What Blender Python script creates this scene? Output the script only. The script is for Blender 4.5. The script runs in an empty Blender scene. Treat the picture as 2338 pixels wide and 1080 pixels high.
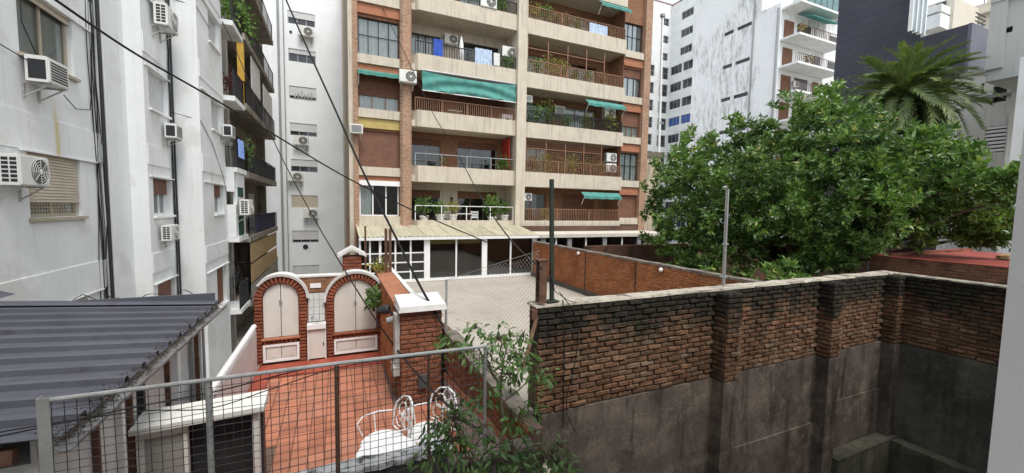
import bpy, math, random
from mathutils import Vector, Matrix
random.seed(7)
R = math.radians
sc = bpy.context.scene
COL = sc.collection
CZ = 6.5                                  # camera height over the yard; heights below are written relative to the camera

# ------------------------------------------------------------------ camera
FPX = 910.446                             # focal length in photo pixels (photo 2338 x 1080)
YAW, PITCH, ROLL = R(23.828), R(4.079), R(0.995)
fw = Vector((math.sin(YAW) * math.cos(PITCH), math.cos(YAW) * math.cos(PITCH), -math.sin(PITCH)))
rt0 = Vector((math.cos(YAW), -math.sin(YAW), 0)); up0 = rt0.cross(fw)
rt = math.cos(ROLL) * rt0 + math.sin(ROLL) * up0
up = -math.sin(ROLL) * rt0 + math.cos(ROLL) * up0
cd = bpy.data.cameras.new('camera'); cam = bpy.data.objects.new('camera', cd); COL.objects.link(cam)
cd.sensor_width = 36; cd.lens = FPX / 2338 * 36; cd.clip_start = 0.05; cd.clip_end = 2000
cam.matrix_world = Matrix(((rt.x, up.x, -fw.x, 0), (rt.y, up.y, -fw.y, 0), (rt.z, up.z, -fw.z, CZ), (0, 0, 0, 1)))
sc.camera = cam

# ------------------------------------------------------------------ sky and sun (bright, thinly overcast day)
SUN_EL, SUN_AZ = R(60), R(172)            # azimuth clockwise from +Y
w = bpy.data.worlds.new('World'); sc.world = w; w.use_nodes = True
nt = w.node_tree; nt.nodes.clear()
sky = nt.nodes.new('ShaderNodeTexSky'); sky.sky_type = 'NISHITA'; sky.sun_disc = False
sky.sun_elevation = SUN_EL; sky.sun_rotation = SUN_AZ; sky.dust_density = 3.0; sky.air_density = 1.0; sky.ozone_density = 1.0
hs = nt.nodes.new('ShaderNodeHueSaturation'); hs.inputs['Saturation'].default_value = 0.45; hs.inputs['Value'].default_value = 1.25
tc = nt.nodes.new('ShaderNodeTexCoord')
cn = nt.nodes.new('ShaderNodeTexNoise'); cn.inputs['Scale'].default_value = 2.2; cn.inputs['Detail'].default_value = 6
cr = nt.nodes.new('ShaderNodeMapRange'); cr.inputs[1].default_value = .3; cr.inputs[2].default_value = .7; cr.inputs[3].default_value = .25; cr.inputs[4].default_value = .75
mx = nt.nodes.new('ShaderNodeMix'); mx.data_type = 'RGBA'; mx.inputs[7].default_value = (8.6, 9.2, 9.9, 1)
bg = nt.nodes.new('ShaderNodeBackground'); bg.inputs['Strength'].default_value = 0.115
wo = nt.nodes.new('ShaderNodeOutputWorld')
L = nt.links.new
L(tc.outputs['Generated'], cn.inputs['Vector']); L(cn.outputs['Fac'], cr.inputs[0]); L(cr.outputs[0], mx.inputs[0])
L(sky.outputs[0], hs.inputs['Color']); L(hs.outputs[0], mx.inputs[6]); L(mx.outputs[2], bg.inputs['Color']); L(bg.outputs[0], wo.inputs[0])
sl = bpy.data.lights.new('sun', 'SUN'); sl.energy = 1.5; sl.angle = R(22); sl.color = (1, .965, .91)
so = bpy.data.objects.new('sun', sl); COL.objects.link(so)
sd = Vector((math.sin(SUN_AZ) * math.cos(SUN_EL), math.cos(SUN_AZ) * math.cos(SUN_EL), math.sin(SUN_EL)))
so.rotation_euler = sd.to_track_quat('Z', 'Y').to_euler(); so.location = (0, 0, 60)
vs = sc.view_settings
vs.view_transform = 'Standard'; vs.look = 'None'; vs.gamma = 1; vs.use_curve_mapping = False; vs.exposure = 0.74

# ------------------------------------------------------------------ helpers: pixels to points
def ray(px, py): return rt * (px - 1169) + up * (540 - py) + fw * FPX
def on(ax, v, px, py):
    d = ray(px, py); return d * (v / d['XYZ'.index(ax)])

# ------------------------------------------------------------------ helpers: materials
def lin(c):
    return tuple(((x / 255) / 12.92 if x / 255 <= .04045 else ((x / 255 + .055) / 1.055) ** 2.4) for x in c)
def rgba(c, k=1): return tuple(min(1, x * k) for x in c) + (1,)
class NM:
    """small node-material builder; colours in linear albedo"""
    def __init__(s, name, rough=.8, spec=.25, metal=0):
        s.m = bpy.data.materials.new(name); s.m.use_nodes = True; s.t = s.m.node_tree
        s.b = s.t.nodes['Principled BSDF']; s.b.inputs['Roughness'].default_value = rough
        s.b.inputs['Specular IOR Level'].default_value = spec; s.b.inputs['Metallic'].default_value = metal
        s.pos = s.n('ShaderNodeNewGeometry'); s.P = s.pos.outputs['Position']
    def n(s, k): return s.t.nodes.new(k)
    def l(s, a, b): s.t.links.new(a, b)
    def map(s, scale=(1, 1, 1), loc=(0, 0, 0), vec=None):
        q = s.n('ShaderNodeMapping'); q.inputs['Scale'].default_value = scale; q.inputs['Location'].default_value = loc
        s.l(vec or s.P, q.inputs['Vector']); return q.outputs[0]
    def noise(s, sc_, det=4, vec=None, ro=.55):
        q = s.n('ShaderNodeTexNoise'); q.inputs['Scale'].default_value = sc_; q.inputs['Detail'].default_value = det
        q.inputs['Roughness'].default_value = ro; s.l(vec or s.P, q.inputs['Vector']); return q.outputs['Fac']
    def rng(s, v, a, b, c=0, d=1):
        q = s.n('ShaderNodeMapRange'); s.l(v, q.inputs[0])
        for i, x in enumerate((a, b, c, d)): q.inputs[i + 1].default_value = x
        return q.outputs[0]
    def math(s, op, a, b=0):
        q = s.n('ShaderNodeMath'); q.operation = op
        for i, x in enumerate((a, b)):
            if hasattr(x, 'links'): s.l(x, q.inputs[i])
            else: q.inputs[i].default_value = x
        return q.outputs[0]
    def mix(s, f, a, b, bl='MIX'):
        q = s.n('ShaderNodeMix'); q.data_type = 'RGBA'; q.blend_type = bl
        for i, x in ((0, f), (6, a), (7, b)):
            if hasattr(x, 'links'): s.l(x, q.inputs[i])
            else: q.inputs[i].default_value = x if i == 0 else (tuple(x) + (1,))[:4]
        return q.outputs[2]
    def xyz(s):
        q = s.n('ShaderNodeSeparateXYZ'); s.l(s.P, q.inputs[0]); return q.outputs
    def rand(s):
        o = s.n('ShaderNodeObjectInfo')
        return s.math('FRACT', s.math('ADD', o.outputs['Random'], s.pos.outputs['Random Per Island']))
    def col(s, c): s.l(c, s.b.inputs['Base Color'])
    def bump(s, h, strength=.4, dist=.01):
        q = s.n('ShaderNodeBump'); q.inputs['Strength'].default_value = strength; q.inputs['Distance'].default_value = dist
        s.l(h, q.inputs['Height']); s.l(q.outputs[0], s.b.inputs['Normal'])
def mat(name, c, var=.1, sc_=1.5, rough=.8, spec=.25, metal=0, bump=0, bsc=60, bdist=.004, streak=None, blotch=None, rnd=0):
    m = NM(name, rough, spec, metal)
    k = m.mix(m.rng(m.noise(sc_, 6), .3, .7), tuple(x * (1 - var) for x in c), tuple(min(1, x * (1 + var)) for x in c))
    if rnd:
        r = m.rand(); k = m.mix(1.0, k, m.mix(r, (1 - rnd,) * 3, (1 + rnd,) * 3), 'MULTIPLY')
    if blotch:
        bc, lo, hi, bs = blotch; k = m.mix(m.rng(m.noise(bs, 8, ro=.65), lo, hi, 0, .9), k, bc)
    if streak:
        scol, lo, hi, amt = streak
        k = m.mix(m.rng(m.noise(2.2, 6, m.map((3.2, 3.2, .22)), .65), lo, hi, 0, amt), k, scol)
    if name == 'white_paint':               # yellow rust run below the upper left window
        x, y, z = m.xyz(); z = m.math('SUBTRACT', z, CZ); wob = m.math('MULTIPLY', m.math('SUBTRACT', m.noise(3, 3), .5), .08)
        f = m.rng(m.math('ABSOLUTE', m.math('ADD', m.math('SUBTRACT', y, 10.32), wob)), .02, .10, .85, 0)
        f = m.math('MULTIPLY', f, m.math('MULTIPLY', m.rng(z, .8, .85), m.rng(z, 1.4, 1.95, 1, 0)))
        k = m.mix(m.math('MULTIPLY', f, m.rng(x, -4.6, -4.68)), k, (.62, .52, .22))
    m.col(k)
    if bump: m.bump(m.noise(bsc, 4), bump, bdist)
    return m.m
def brickmat(name, c1, c2, mortar, bw=.26, bh=.075, msz=.012, var=.5, dirt=None, bump=.6, off=(0, 0)):
    m = NM(name, .9, .1)
    x = m.xyz(); cb = m.n('ShaderNodeCombineXYZ'); m.l(m.math('ADD', m.math('ADD', x[0], x[1]), off[0]), cb.inputs[0]); m.l(m.math('ADD', x[2], off[1]), cb.inputs[1])
    wob = m.n('ShaderNodeVectorMath'); wob.operation = 'ADD'
    q = m.n('ShaderNodeTexNoise'); q.inputs['Scale'].default_value = 6; m.l(m.P, q.inputs['Vector'])
    sc2 = m.n('ShaderNodeVectorMath'); sc2.operation = 'SCALE'; sc2.inputs['Scale'].default_value = .018
    m.l(q.outputs['Color'], sc2.inputs[0]); m.l(cb.outputs[0], wob.inputs[0]); m.l(sc2.outputs[0], wob.inputs[1])
    b = m.n('ShaderNodeTexBrick'); b.inputs['Scale'].default_value = 1; b.inputs['Brick Width'].default_value = bw; b.inputs['Row Height'].default_value = bh
    b.inputs['Mortar Size'].default_value = msz; b.inputs['Mortar Smooth'].default_value = .4; b.inputs['Color1'].default_value = rgba(c1); b.inputs['Color2'].default_value = rgba(c2)
    b.inputs['Mortar'].default_value = rgba(mortar); m.l(wob.outputs[0], b.inputs['Vector'])
    k = m.mix(m.rng(m.noise(9, 6), .3, .75, 0, var), b.outputs['Color'], tuple(x_ * .45 for x_ in c1))
    k = m.mix(m.rng(m.noise(1.1, 5), .35, .75, 0, .45), k, tuple(x_ * 1.15 for x_ in c2))
    if dirt: k = m.mix(m.rng(m.noise(2.3, 8, ro=.7), dirt[1], dirt[2], 0, .9), k, dirt[0])
    m.col(k); m.bump(m.math('SUBTRACT', m.noise(30, 4), m.math('MULTIPLY', b.outputs['Fac'], 1.5)), bump, .012)
    return m.m

# ------------------------------------------------------------------ helpers: meshes, things, parts
class MB:
    def __init__(s): s.v = []; s.f = []; s.smooth = False
    def add(s, vs_, fs):
        o = len(s.v); s.v += [tuple(p) for p in vs_]; s.f += [tuple(i + o for i in f) for f in fs]; return s
    def hexa(s, p):
        return s.add(p, [(0, 3, 2, 1), (4, 5, 6, 7), (0, 1, 5, 4), (1, 2, 6, 5), (2, 3, 7, 6), (3, 0, 4, 7)])
    def box(s, x0, y0, z0, x1, y1, z1):
        x0, x1 = sorted((x0, x1)); y0, y1 = sorted((y0, y1)); z0, z1 = sorted((z0, z1))
        return s.hexa([(x0, y0, z0), (x1, y0, z0), (x1, y1, z0), (x0, y1, z0), (x0, y0, z1), (x1, y0, z1), (x1, y1, z1), (x0, y1, z1)])
    def pbox(s, P, u0, u1, z0, z1, d0, d1):
        a = P(u0, z0, d0); b = P(u1, z1, d1); return s.box(*a, *b)
    def bar(s, a, b, w_, h_=None, upv=(0, 0, 1)):
        a = Vector(a); b = Vector(b); h_ = h_ or w_; d = (b - a).normalized(); u = Vector(upv)
        if abs(d.dot(u)) > .97: u = Vector((1, 0, 0))
        x = d.cross(u).normalized() * w_ / 2; y = x.cross(d).normalized() * h_ / 2
        return s.hexa([a - x - y, a + x - y, b + x - y, b - x - y, a - x + y, a + x + y, b + x + y, b - x + y])
    def tube(s, pts, r, n=6, caps=True):
        pts = [Vector(p) for p in pts]; rs = r if isinstance(r, (list, tuple)) else [r] * len(pts); o = len(s.v); pu = None
        for i, p in enumerate(pts):
            d = (pts[min(i + 1, len(pts) - 1)] - pts[max(i - 1, 0)])
            d = d.normalized() if d.length > 1e-9 else Vector((0, 0, 1))
            u = pu if pu is not None else (Vector((1, 0, 0)) if abs(d.z) > .9 else Vector((0, 0, 1)))
            x = d.cross(u)
            if x.length < 1e-6: x = d.cross(Vector((0, 1, 0)))
            x.normalize(); y = x.cross(d).normalized(); pu = y
            for k in range(n):
                a = 2 * math.pi * k / n; s.v.append(tuple(p + (x * math.cos(a) + y * math.sin(a)) * rs[i]))
        for i in range(len(pts) - 1):
            for k in range(n):
                a = o + i * n + k; b = o + i * n + (k + 1) % n; s.f.append((a, b, b + n, a + n))
        if caps:
            s.f.append(tuple(o + k for k in range(n))[::-1]); e = o + (len(pts) - 1) * n; s.f.append(tuple(e + k for k in range(n)))
        return s
    def lathe(s, prof, c=(0, 0, 0), n=12):
        o = len(s.v)
        for r_, z in prof:
            for k in range(n):
                a = 2 * math.pi * k / n; s.v.append((c[0] + r_ * math.cos(a), c[1] + r_ * math.sin(a), c[2] + z))
        for i in range(len(prof) - 1):
            for k in range(n):
                a = o + i * n + k; b = o + i * n + (k + 1) % n; s.f.append((a, b, b + n, a + n))
        s.f.append(tuple(o + k for k in range(n))[::-1]); e = o + (len(prof) - 1) * n; s.f.append(tuple(e + k for k in range(n)))
        return s
    def prism(s, poly, F, a, b):
        """poly: 2-D points; F(p, t) gives the 3-D point; extruded from t=a to t=b"""
        n = len(poly); o = len(s.v)
        s.v += [tuple(F(p, a)) for p in poly] + [tuple(F(p, b)) for p in poly]
        s.f += [tuple(o + i for i in range(n))[::-1], tuple(o + n + i for i in range(n))]
        s.f += [(o + i, o + (i + 1) % n, o + n + (i + 1) % n, o + n + i) for i in range(n)]
        return s
    def xf(s, M):
        s.v = [tuple(M @ Vector(p)) for p in s.v]; return s
    def mesh(s, name, m):
        me = bpy.data.meshes.new(name); me.from_pydata(s.v, [], s.f); me.materials.append(m)
        if s.smooth: me.shade_smooth()
        me.validate(); return me
    def build(s, name, m, parent=None, **kw): return link(name, s.mesh(name, m), parent, **kw)
W = {}
def link(name, data, parent=None, mtx=None, **kw):
    """mtx: world matrix of the new object"""
    o = bpy.data.objects.new(name, data); COL.objects.link(o)
    if parent is not None:
        o.parent = parent; o.matrix_parent_inverse = W[parent.name].inverted()
    mtx = mtx or Matrix.Identity(4); o.matrix_basis = mtx; W[o.name] = mtx.copy()
    for k, v in kw.items(): o[k] = v
    return o
def thing(name, label, cat, loc=(0, 0, 0), group=None):
    o = link(name, None, None, Matrix.Translation(loc)); o.empty_display_size = .2
    o['label'] = label; o['category'] = cat
    if group: o['group'] = group
    return o
def tag(o, label, cat, group=None):
    o['label'] = label; o['category'] = cat
    if group: o['group'] = group
    return o
def struct(name, mb, m): return mb.build(name, m, kind='structure')
def inst(proto, loc, rz=0, label=None, group=None, scale=1):
    """a thing copied with its parts and sub-parts"""
    r = proto.copy(); COL.objects.link(r)
    mtx = Matrix.Translation(loc) @ Matrix.Rotation(rz, 4, 'Z') @ Matrix.Diagonal((scale, scale, scale, 1) if not isinstance(scale, tuple) else scale + (1,))
    r.matrix_basis = mtx; W[r.name] = mtx
    if label: r['label'] = label
    if group: r['group'] = group
    for ch in list(proto.children):
        c = ch.copy(); COL.objects.link(c); c.parent = r
        for g in list(ch.children):
            d = g.copy(); COL.objects.link(d); d.parent = c
    return r
def drop(proto):
    for ch in list(proto.children_recursive): bpy.data.objects.remove(ch)
    bpy.data.objects.remove(proto)
def sub(parent, name, m, f):
    mb = MB(); f(mb); return mb.build(name, m, parent)
def wallgrid(mb, P, u0, u1, z0, z1, holes, t):
    """solid wall of thickness t with rectangular openings (u0,u1,z0,z1)"""
    us = sorted({u0, u1, *[x for h in holes for x in h[:2] if u0 < x < u1]})
    for a, b in zip(us, us[1:]):
        m = (a + b) / 2; zz = z0
        for h in sorted([h for h in holes if h[0] < m < h[1]], key=lambda h: h[2]):
            if h[2] > zz + 1e-6: mb.pbox(P, a, b, zz, h[2], 0, t)
            zz = max(zz, h[3])
        if zz < z1 - 1e-6: mb.pbox(P, a, b, zz, z1, 0, t)
def PX(x, s): return lambda u, z, d: (x - s * d, u, z)      # wall in plane X=x facing s (+1/-1); d goes inwards
def PY(y): return lambda u, z, d: (u, y + d, z)             # wall in plane Y=y facing the camera side

# ------------------------------------------------------------------ materials
white_wall = mat('white_paint', (.76, .775, .765), .05, .8, .85, streak=((.48, .475, .42), .56, .8, .5), blotch=((.66, .66, .63), .52, .62, .9), bump=.3, bsc=25)
grey_wall = mat('grey_paint', (.80, .82, .83), .05, .7, .85, streak=((.42, .42, .4), .6, .85, .4), bump=.2, bsc=25)
cream = mat('cream_render', (.56, .50, .40), .08, 2, .85, streak=((.30, .26, .21), .5, .74, .75), bump=.3, bsc=30)
beige_wall = mat('beige_render', (.5, .42, .31), .12, .7, .9, streak=((.14, .12, .1), .5, .66, .8), bump=.3, bsc=20)
brick_pier = brickmat('rustic_brick', (.33, .17, .10), (.50, .31, .21), (.46, .38, .29), .2, .085, .016, .75)
brick_wall_m = brickmat('red_brick', (.215, .105, .06), (.30, .15, .085), (.25, .18, .125), .26, .07, .01, .4)
orange_brick = brickmat('orange_brick', (.48, .165, .06), (.58, .23, .09), (.34, .19, .11), .26, .072, .008, .35, dirt=((.2, .12, .08), .62, .74))
terra = mat('orange_panel', (.37, .16, .09), .15, 3, .8, bump=.2)
yellow_panel = mat('yellow_panel', (.46, .35, .13), .12, 3, .8)
brown_metal = mat('brown_metal', (.27, .145, .09), .15, 6, .5)
brown_shut = mat('brown_shutter', (.18, .085, .052), .2, 4, .6)
dark_metal = mat('dark_metal', (.03, .03, .032), .2, 8, .5)
rust = mat('rusty_metal', (.13, .07, .045), .4, 9, .75, bump=.3)
grey_metal = mat('grey_metal', (.32, .33, .33), .15, 5, .45, metal=.3)
galv = mat('galvanised_steel', (.42, .42, .4), .2, 14, .5, metal=.4, blotch=((.2, .14, .1), .6, .75, 9))
white_metal = mat('white_metal', (.78, .78, .76), .06, 4, .45, streak=((.5, .45, .38), .66, .85, .4))
white_frame = mat('white_frame', (.8, .8, .79), .04, 4, .4)
alu = mat('beige_frame', (.42, .37, .28), .1, 5, .5)
ac_white = mat('off_white_casing', (.70, .70, .66), .05, 3, .5, streak=((.4, .37, .3), .62, .85, .5))
ac_dark = mat('dark_grille', (.03, .032, .035), .1, 5, .5)
black_rub = mat('black_cable', (.012, .012, .012), .2, 8, .6)
interior = mat('room_shade', (.035, .034, .033), .3, .6, .9)  # near-black colour standing in for the shade inside unlit rooms
conc = mat('concrete', (.36, .345, .315), .15, 2, .9, blotch=((.1, .095, .08), .56, .75, 2.5), bump=.4, bsc=40)
cur_white = mat('white_curtain', (.80, .80, .78), .06, 3, .9)
cur_green = mat('green_curtain', (.16, .2, .16), .1, 3, .9)
shut_white = mat('white_shutter', (.62, .62, .62), .06, 3, .6)
shut_beige = mat('beige_shutter', (.52, .46, .36), .1, 3, .6)
teal_cloth = mat('teal_canvas', (.07, .24, .205), .22, 3, .85, bump=.25, streak=((.2, .3, .27), .5, .72, .6))
clay = mat('terracotta_pot', (.35, .14, .07), .15, 8, .8)
white_pot = mat('white_pot', (.6, .58, .54), .1, 8, .7)
wood = mat('old_wood', (.17, .09, .05), .35, 7, .8, bump=.3)
def glass_mat():
    m = NM('window_glass', .04, .5); t = m.t
    tr = m.n('ShaderNodeBsdfTransparent'); tr.inputs[0].default_value = (.82, .85, .85, 1)
    gl = m.n('ShaderNodeBsdfGlossy'); gl.inputs['Roughness'].default_value = .03
    fr = m.n('ShaderNodeFresnel'); fr.inputs[0].default_value = 1.5
    mxs = m.n('ShaderNodeMixShader'); m.l(m.math('ADD', m.math('MULTIPLY', fr.outputs[0], .6), .03), mxs.inputs[0]); m.l(tr.outputs[0], mxs.inputs[1]); m.l(gl.outputs[0], mxs.inputs[2])
    m.l(mxs.outputs[0], t.nodes['Material Output'].inputs[0]); return m.m
glass = glass_mat()
dark_pane = mat('far_window_glass', (.045, .05, .058), .4, .35, .08, .5)
def leafmat(name, a, b, rough=.4, yel=None, spec=.4):
    m = NM(name, rough, spec); r = m.rand()
    k = m.mix(r, a, b)
    k = m.mix(m.rng(m.noise(.75, 4), .42, .6, 0, .75), k, tuple(x * .6 for x in a))  # noisy dark patches put shade between leaf clumps into the colour
    if yel: k = m.mix(m.rng(r, .955, .99), k, yel)
    m.col(k); m.b.inputs['Subsurface Weight'].default_value = 0
    tr = m.n('ShaderNodeBsdfTranslucent'); m.l(m.mix(1.0, k, (1.3, 1.5, .6), 'MULTIPLY'), tr.inputs[0])
    mxs = m.n('ShaderNodeMixShader'); mxs.inputs[0].default_value = .22
    m.l(m.b.outputs[0], mxs.inputs[1]); m.l(tr.outputs[0], mxs.inputs[2]); m.l(mxs.outputs[0], m.t.nodes['Material Output'].inputs[0])
    return m.m
leaf_tree = leafmat('tree_leaf', (.052, .125, .024), (.24, .375, .09), .36, (.40, .40, .12), .5)
leaf_shrub = leafmat('shrub_leaf', (.08, .17, .045), (.19, .31, .08), .4)
leaf_pot = leafmat('pot_plant_leaf', (.08, .19, .03), (.22, .34, .07), .5)
leaf_yel = leafmat('yellowish_leaf', (.22, .24, .04), (.42, .38, .09), .5)
leaf_dry = leafmat('dry_leaf', (.20, .15, .06), (.36, .27, .12), .7)
leaf_palm = leafmat('palm_leaflet', (.10, .15, .05), (.22, .27, .10), .45)
bark = mat('bark', (.10, .075, .055), .3, 8, .9, bump=.6, bsc=30, bdist=.02)
# ------------------------------------------------------------------ shared builders
def slats(mb, P, u0, u1, z0, z1, d, pitch=.055, th=.012, tilt=.012):
    n = max(1, int((z1 - z0) / pitch)); p = (z1 - z0) / n
    for i in range(n):
        a = z0 + i * p; b = a + p * .93
        mb.hexa([P(u0, a, d - tilt), P(u1, a, d - tilt), P(u1, a, d + th), P(u0, a, d + th), P(u0, b, d), P(u1, b, d), P(u1, b, d + th), P(u0, b, d + th)])
def drape(mb, P, u0, u1, z0, z1, d, waves=7, amp=.03, nz=1):
    n = waves * 4
    vs_ = []; fs = []
    for j in range(nz + 1):
        for i in range(n + 1):
            u = u0 + (u1 - u0) * i / n; a = amp * math.sin(i * math.pi / 2 + .4 * j + .5 * math.sin(i * .7))
            vs_.append(P(u, z0 + (z1 - z0) * j / nz, d + a))
    for j in range(nz):
        for i in range(n): k = j * (n + 1) + i; fs.append((k, k + 1, k + n + 2, k + n + 1))
    mb.add(vs_, fs)
def window(par, P, u0, u1, z0, z1, frame=alu, n=2, tr=(), rec=.10, shutter=None, curtain=None, back=.44, ft=.05, sill=None, name='window', pane=glass, cu=None, label=None):
    mb = MB(); e = .003; a, b, c, d = u0 + e, u1 - e, z0 + e, z1 - e
    mb.pbox(P, a, a + ft, c, d, rec, rec + .06); mb.pbox(P, b - ft, b, c, d, rec, rec + .06)
    mb.pbox(P, a + ft, b - ft, c, c + ft, rec, rec + .06); mb.pbox(P, a + ft, b - ft, d - ft, d, rec, rec + .06)
    for i in range(1, n):
        u = a + (b - a) * i / n; mb.pbox(P, u - ft * .45, u + ft * .45, c + ft, d - ft, rec + .004, rec + .056)
    for t in tr:
        z = c + (d - c) * t; mb.pbox(P, a + ft, b - ft, z - ft * .35, z + ft * .35, rec + .008, rec + .052)
    w_ = mb.build(name, frame, par)
    if label: w_['label'] = label
    if pane: sub(w_, 'pane', pane, lambda q: q.pbox(P, a + ft * .5, b - ft * .5, c + ft * .5, d - ft * .5, rec + .026, rec + .032))
    if shutter:
        sm, fr = shutter; sub(w_, 'roller_shutter', sm, lambda q: slats(q, P, a + .004, b - .004, d - (d - c) * fr, d - .002, rec - .045))
    if curtain:
        x0, x1 = cu or (0, 1)
        sub(w_, 'curtain', curtain, lambda q: drape(q, P, a + (b - a) * x0, a + (b - a) * x1, c + .02, d - .02, rec + .075, max(3, int((b - a) * (x1 - x0) * 6))))
    if back: sub(w_, 'room_shade_panel', interior, lambda q: q.pbox(P, a, b, c, d, back, back + .03))  # flat dark panel paints the shade of the room behind
    if sill: sub(w_, 'sill', sill, lambda q: q.pbox(P, u0 - .05, u1 + .05, z0 - .06, z0 - .002, -.07, rec + .02))
    return w_
def railing(par, pts, z0, h, m=dark_metal, step=.12, r=.009, posts=1.6, mid=(), name='railing', top_r=.022):
    """upright-bar railing along a polyline of (x, y)"""
    mb = MB()
    for (x0, y0), (x1, y1) in zip(pts, pts[1:]):
        Ln = math.hypot(x1 - x0, y1 - y0)
        mb.bar((x0, y0, z0 + h), (x1, y1, z0 + h), top_r * 2, top_r * 1.4)
        for q in mid: mb.bar((x0, y0, z0 + h * q), (x1, y1, z0 + h * q), top_r * 1.4, top_r)
        n = max(1, int(Ln / posts))
        for i in range(n + 1): t = i / n; mb.bar((x0 + (x1 - x0) * t, y0 + (y1 - y0) * t, z0), (x0 + (x1 - x0) * t, y0 + (y1 - y0) * t, z0 + h), .04)
        if step:
            n = max(1, int(Ln / step))
            for i in range(1, n): t = i / n; mb.bar((x0 + (x1 - x0) * t, y0 + (y1 - y0) * t, z0), (x0 + (x1 - x0) * t, y0 + (y1 - y0) * t, z0 + h), r * 2)
    return mb.build(name, m, par)
def leafcloud(mb, c, rad, n, size, rng, shell=.35, droop=0.0, flat=1.0):
    """n folded leaves spread through an ellipsoid"""
    for _ in range(n):
        while True:
            d = Vector((rng.uniform(-1, 1), rng.uniform(-1, 1), rng.uniform(-1, 1)))
            if .05 < d.length <= 1: break
        d = d.normalized() * (shell + (1 - shell) * rng.random())
        p = Vector((c[0] + d.x * rad[0], c[1] + d.y * rad[1], c[2] + d.z * rad[2]))
        a = (d + Vector((rng.gauss(0, .6), rng.gauss(0, .6), rng.gauss(0, .5) + .15 - droop))).normalized()
        leaf(mb, p, a, size * rng.uniform(.7, 1.25), rng)
def leaf(mb, p, a, s, rng, wr=.42):
    u = Vector((rng.gauss(0, 1), rng.gauss(0, 1), rng.gauss(0, .4))); x = a.cross(u)
    if x.length < 1e-4: x = a.orthogonal()
    x.normalize(); n = x.cross(a).normalized(); w_ = s * wr * .5
    m1 = p + a * s * .45 - n * s * .05
    mb.add([p, m1 + x * w_ + n * s * .08, p + a * s - n * s * .1, m1 - x * w_ + n * s * .08, m1], [(0, 1, 4), (1, 2, 4), (4, 2, 3), (0, 4, 3)])

# air conditioners -------------------------------------------------- front faces local -Y, back on the wall at y = 0
def make_ac(fan=True, w_=.82, h_=.56, d_=.30, dark_end=False):
    t = thing('air_conditioner', 'x', 'air conditioner'); y0, y1 = -d_ - .1, -.1
    mb = MB(); b = .018
    mb.box(-w_ / 2, y0 + b, .0, w_ / 2, y1, h_); mb.box(-w_ / 2 + b, y0, b, w_ / 2 - b, y0 + b, h_ - b); mb.box(-w_ / 2 + .01, y0 + .03, h_, w_ / 2 - .01, y1 - .02, h_ + .012)
    cs = mb.build('casing', ac_white, t)
    if fan:
        cx, cz, rr = .12, h_ / 2, h_ * .43
        sub(t, 'fan_recess', ac_dark, lambda q: q.tube([(cx, y0 - .001, cz), (cx, y0 - .006, cz)], rr, 20))
        def grille(q):
            for k in range(1, 6):
                r_ = rr * k / 5; n = 20
                pts = [(cx + r_ * math.cos(i * 2 * math.pi / n), y0 - .018, cz + r_ * math.sin(i * 2 * math.pi / n)) for i in range(n + 1)]
                q.tube(pts, .005, 4, False)
            for i in range(8):
                a = i * math.pi / 4; q.bar((cx, y0 - .016, cz), (cx + rr * math.cos(a), y0 - .016, cz + rr * math.sin(a)), .009)
            q.tube([(cx, y0 - .014, cz), (cx, y0 - .026, cz)], rr * .2, 12)
        sub(t, 'fan_grille', ac_white, grille)
    for sx in (-1, 1):
        def louv(q):
            x = sx * w_ / 2
            if dark_end: q.box(x, y0 + .04, .05, x + sx * .004, y1 - .04, h_ - .06)
            else:
                for r_ in range(6):
                    for c_ in range(2):
                        yy = y0 + .045 + c_ * (d_ - .08) / 2
                        q.box(x, yy, .06 + r_ * .078, x + sx * .004, yy + (d_ - .1) / 2 - .012, .06 + r_ * .078 + .055)
        sub(t, 'side_grille', ac_dark, louv)
    if not fan: sub(t, 'front_grille', ac_dark, lambda q: [q.box(-w_ / 2 + .06, y0 - .004, .06 + r_ * (h_ - .1) / 7, w_ / 2 - .06, y0, .06 + r_ * (h_ - .1) / 7 + .03) for r_ in range(7)])
    for sx in (-.28, .28):
        def br(q):
            q.box(sx * w_ / .82 - .02, y0 + .02, -.035, sx * w_ / .82 + .02, -.002, -.003); q.box(sx * w_ / .82 - .02, -.03, -.30, sx * w_ / .82 + .02, -.002, -.035)
            q.bar((sx * w_ / .82, y0 + .06, -.035), (sx * w_ / .82, -.02, -.27), .022)
        sub(t, 'bracket', galv, br)
    return t
AC_FAN = make_ac(); AC_END = make_ac(False, .62, .46, .32, True)
def ac(kind, wall, u, z, label, scale=1.0, plane=0.0, group='air conditioners on the facades'):
    loc, rz = {'+X': ((plane, u, z), R(90)), '-X': ((plane, u, z), R(-90)), '-Y': ((u, plane, z), 0)}[wall]
    return inst(AC_FAN if kind == 'fan' else AC_END, loc, rz, label, group, scale)

# ------------------------------------------------------------------ the ground
struct('ground', MB().box(-300, -300, -7.0, 400, 500, -6.5), mat('yard_concrete', (.24, .225, .2), .2, .5, .9, blotch=((.05, .06, .035), .5, .7, 1.2), bump=.4))

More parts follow.
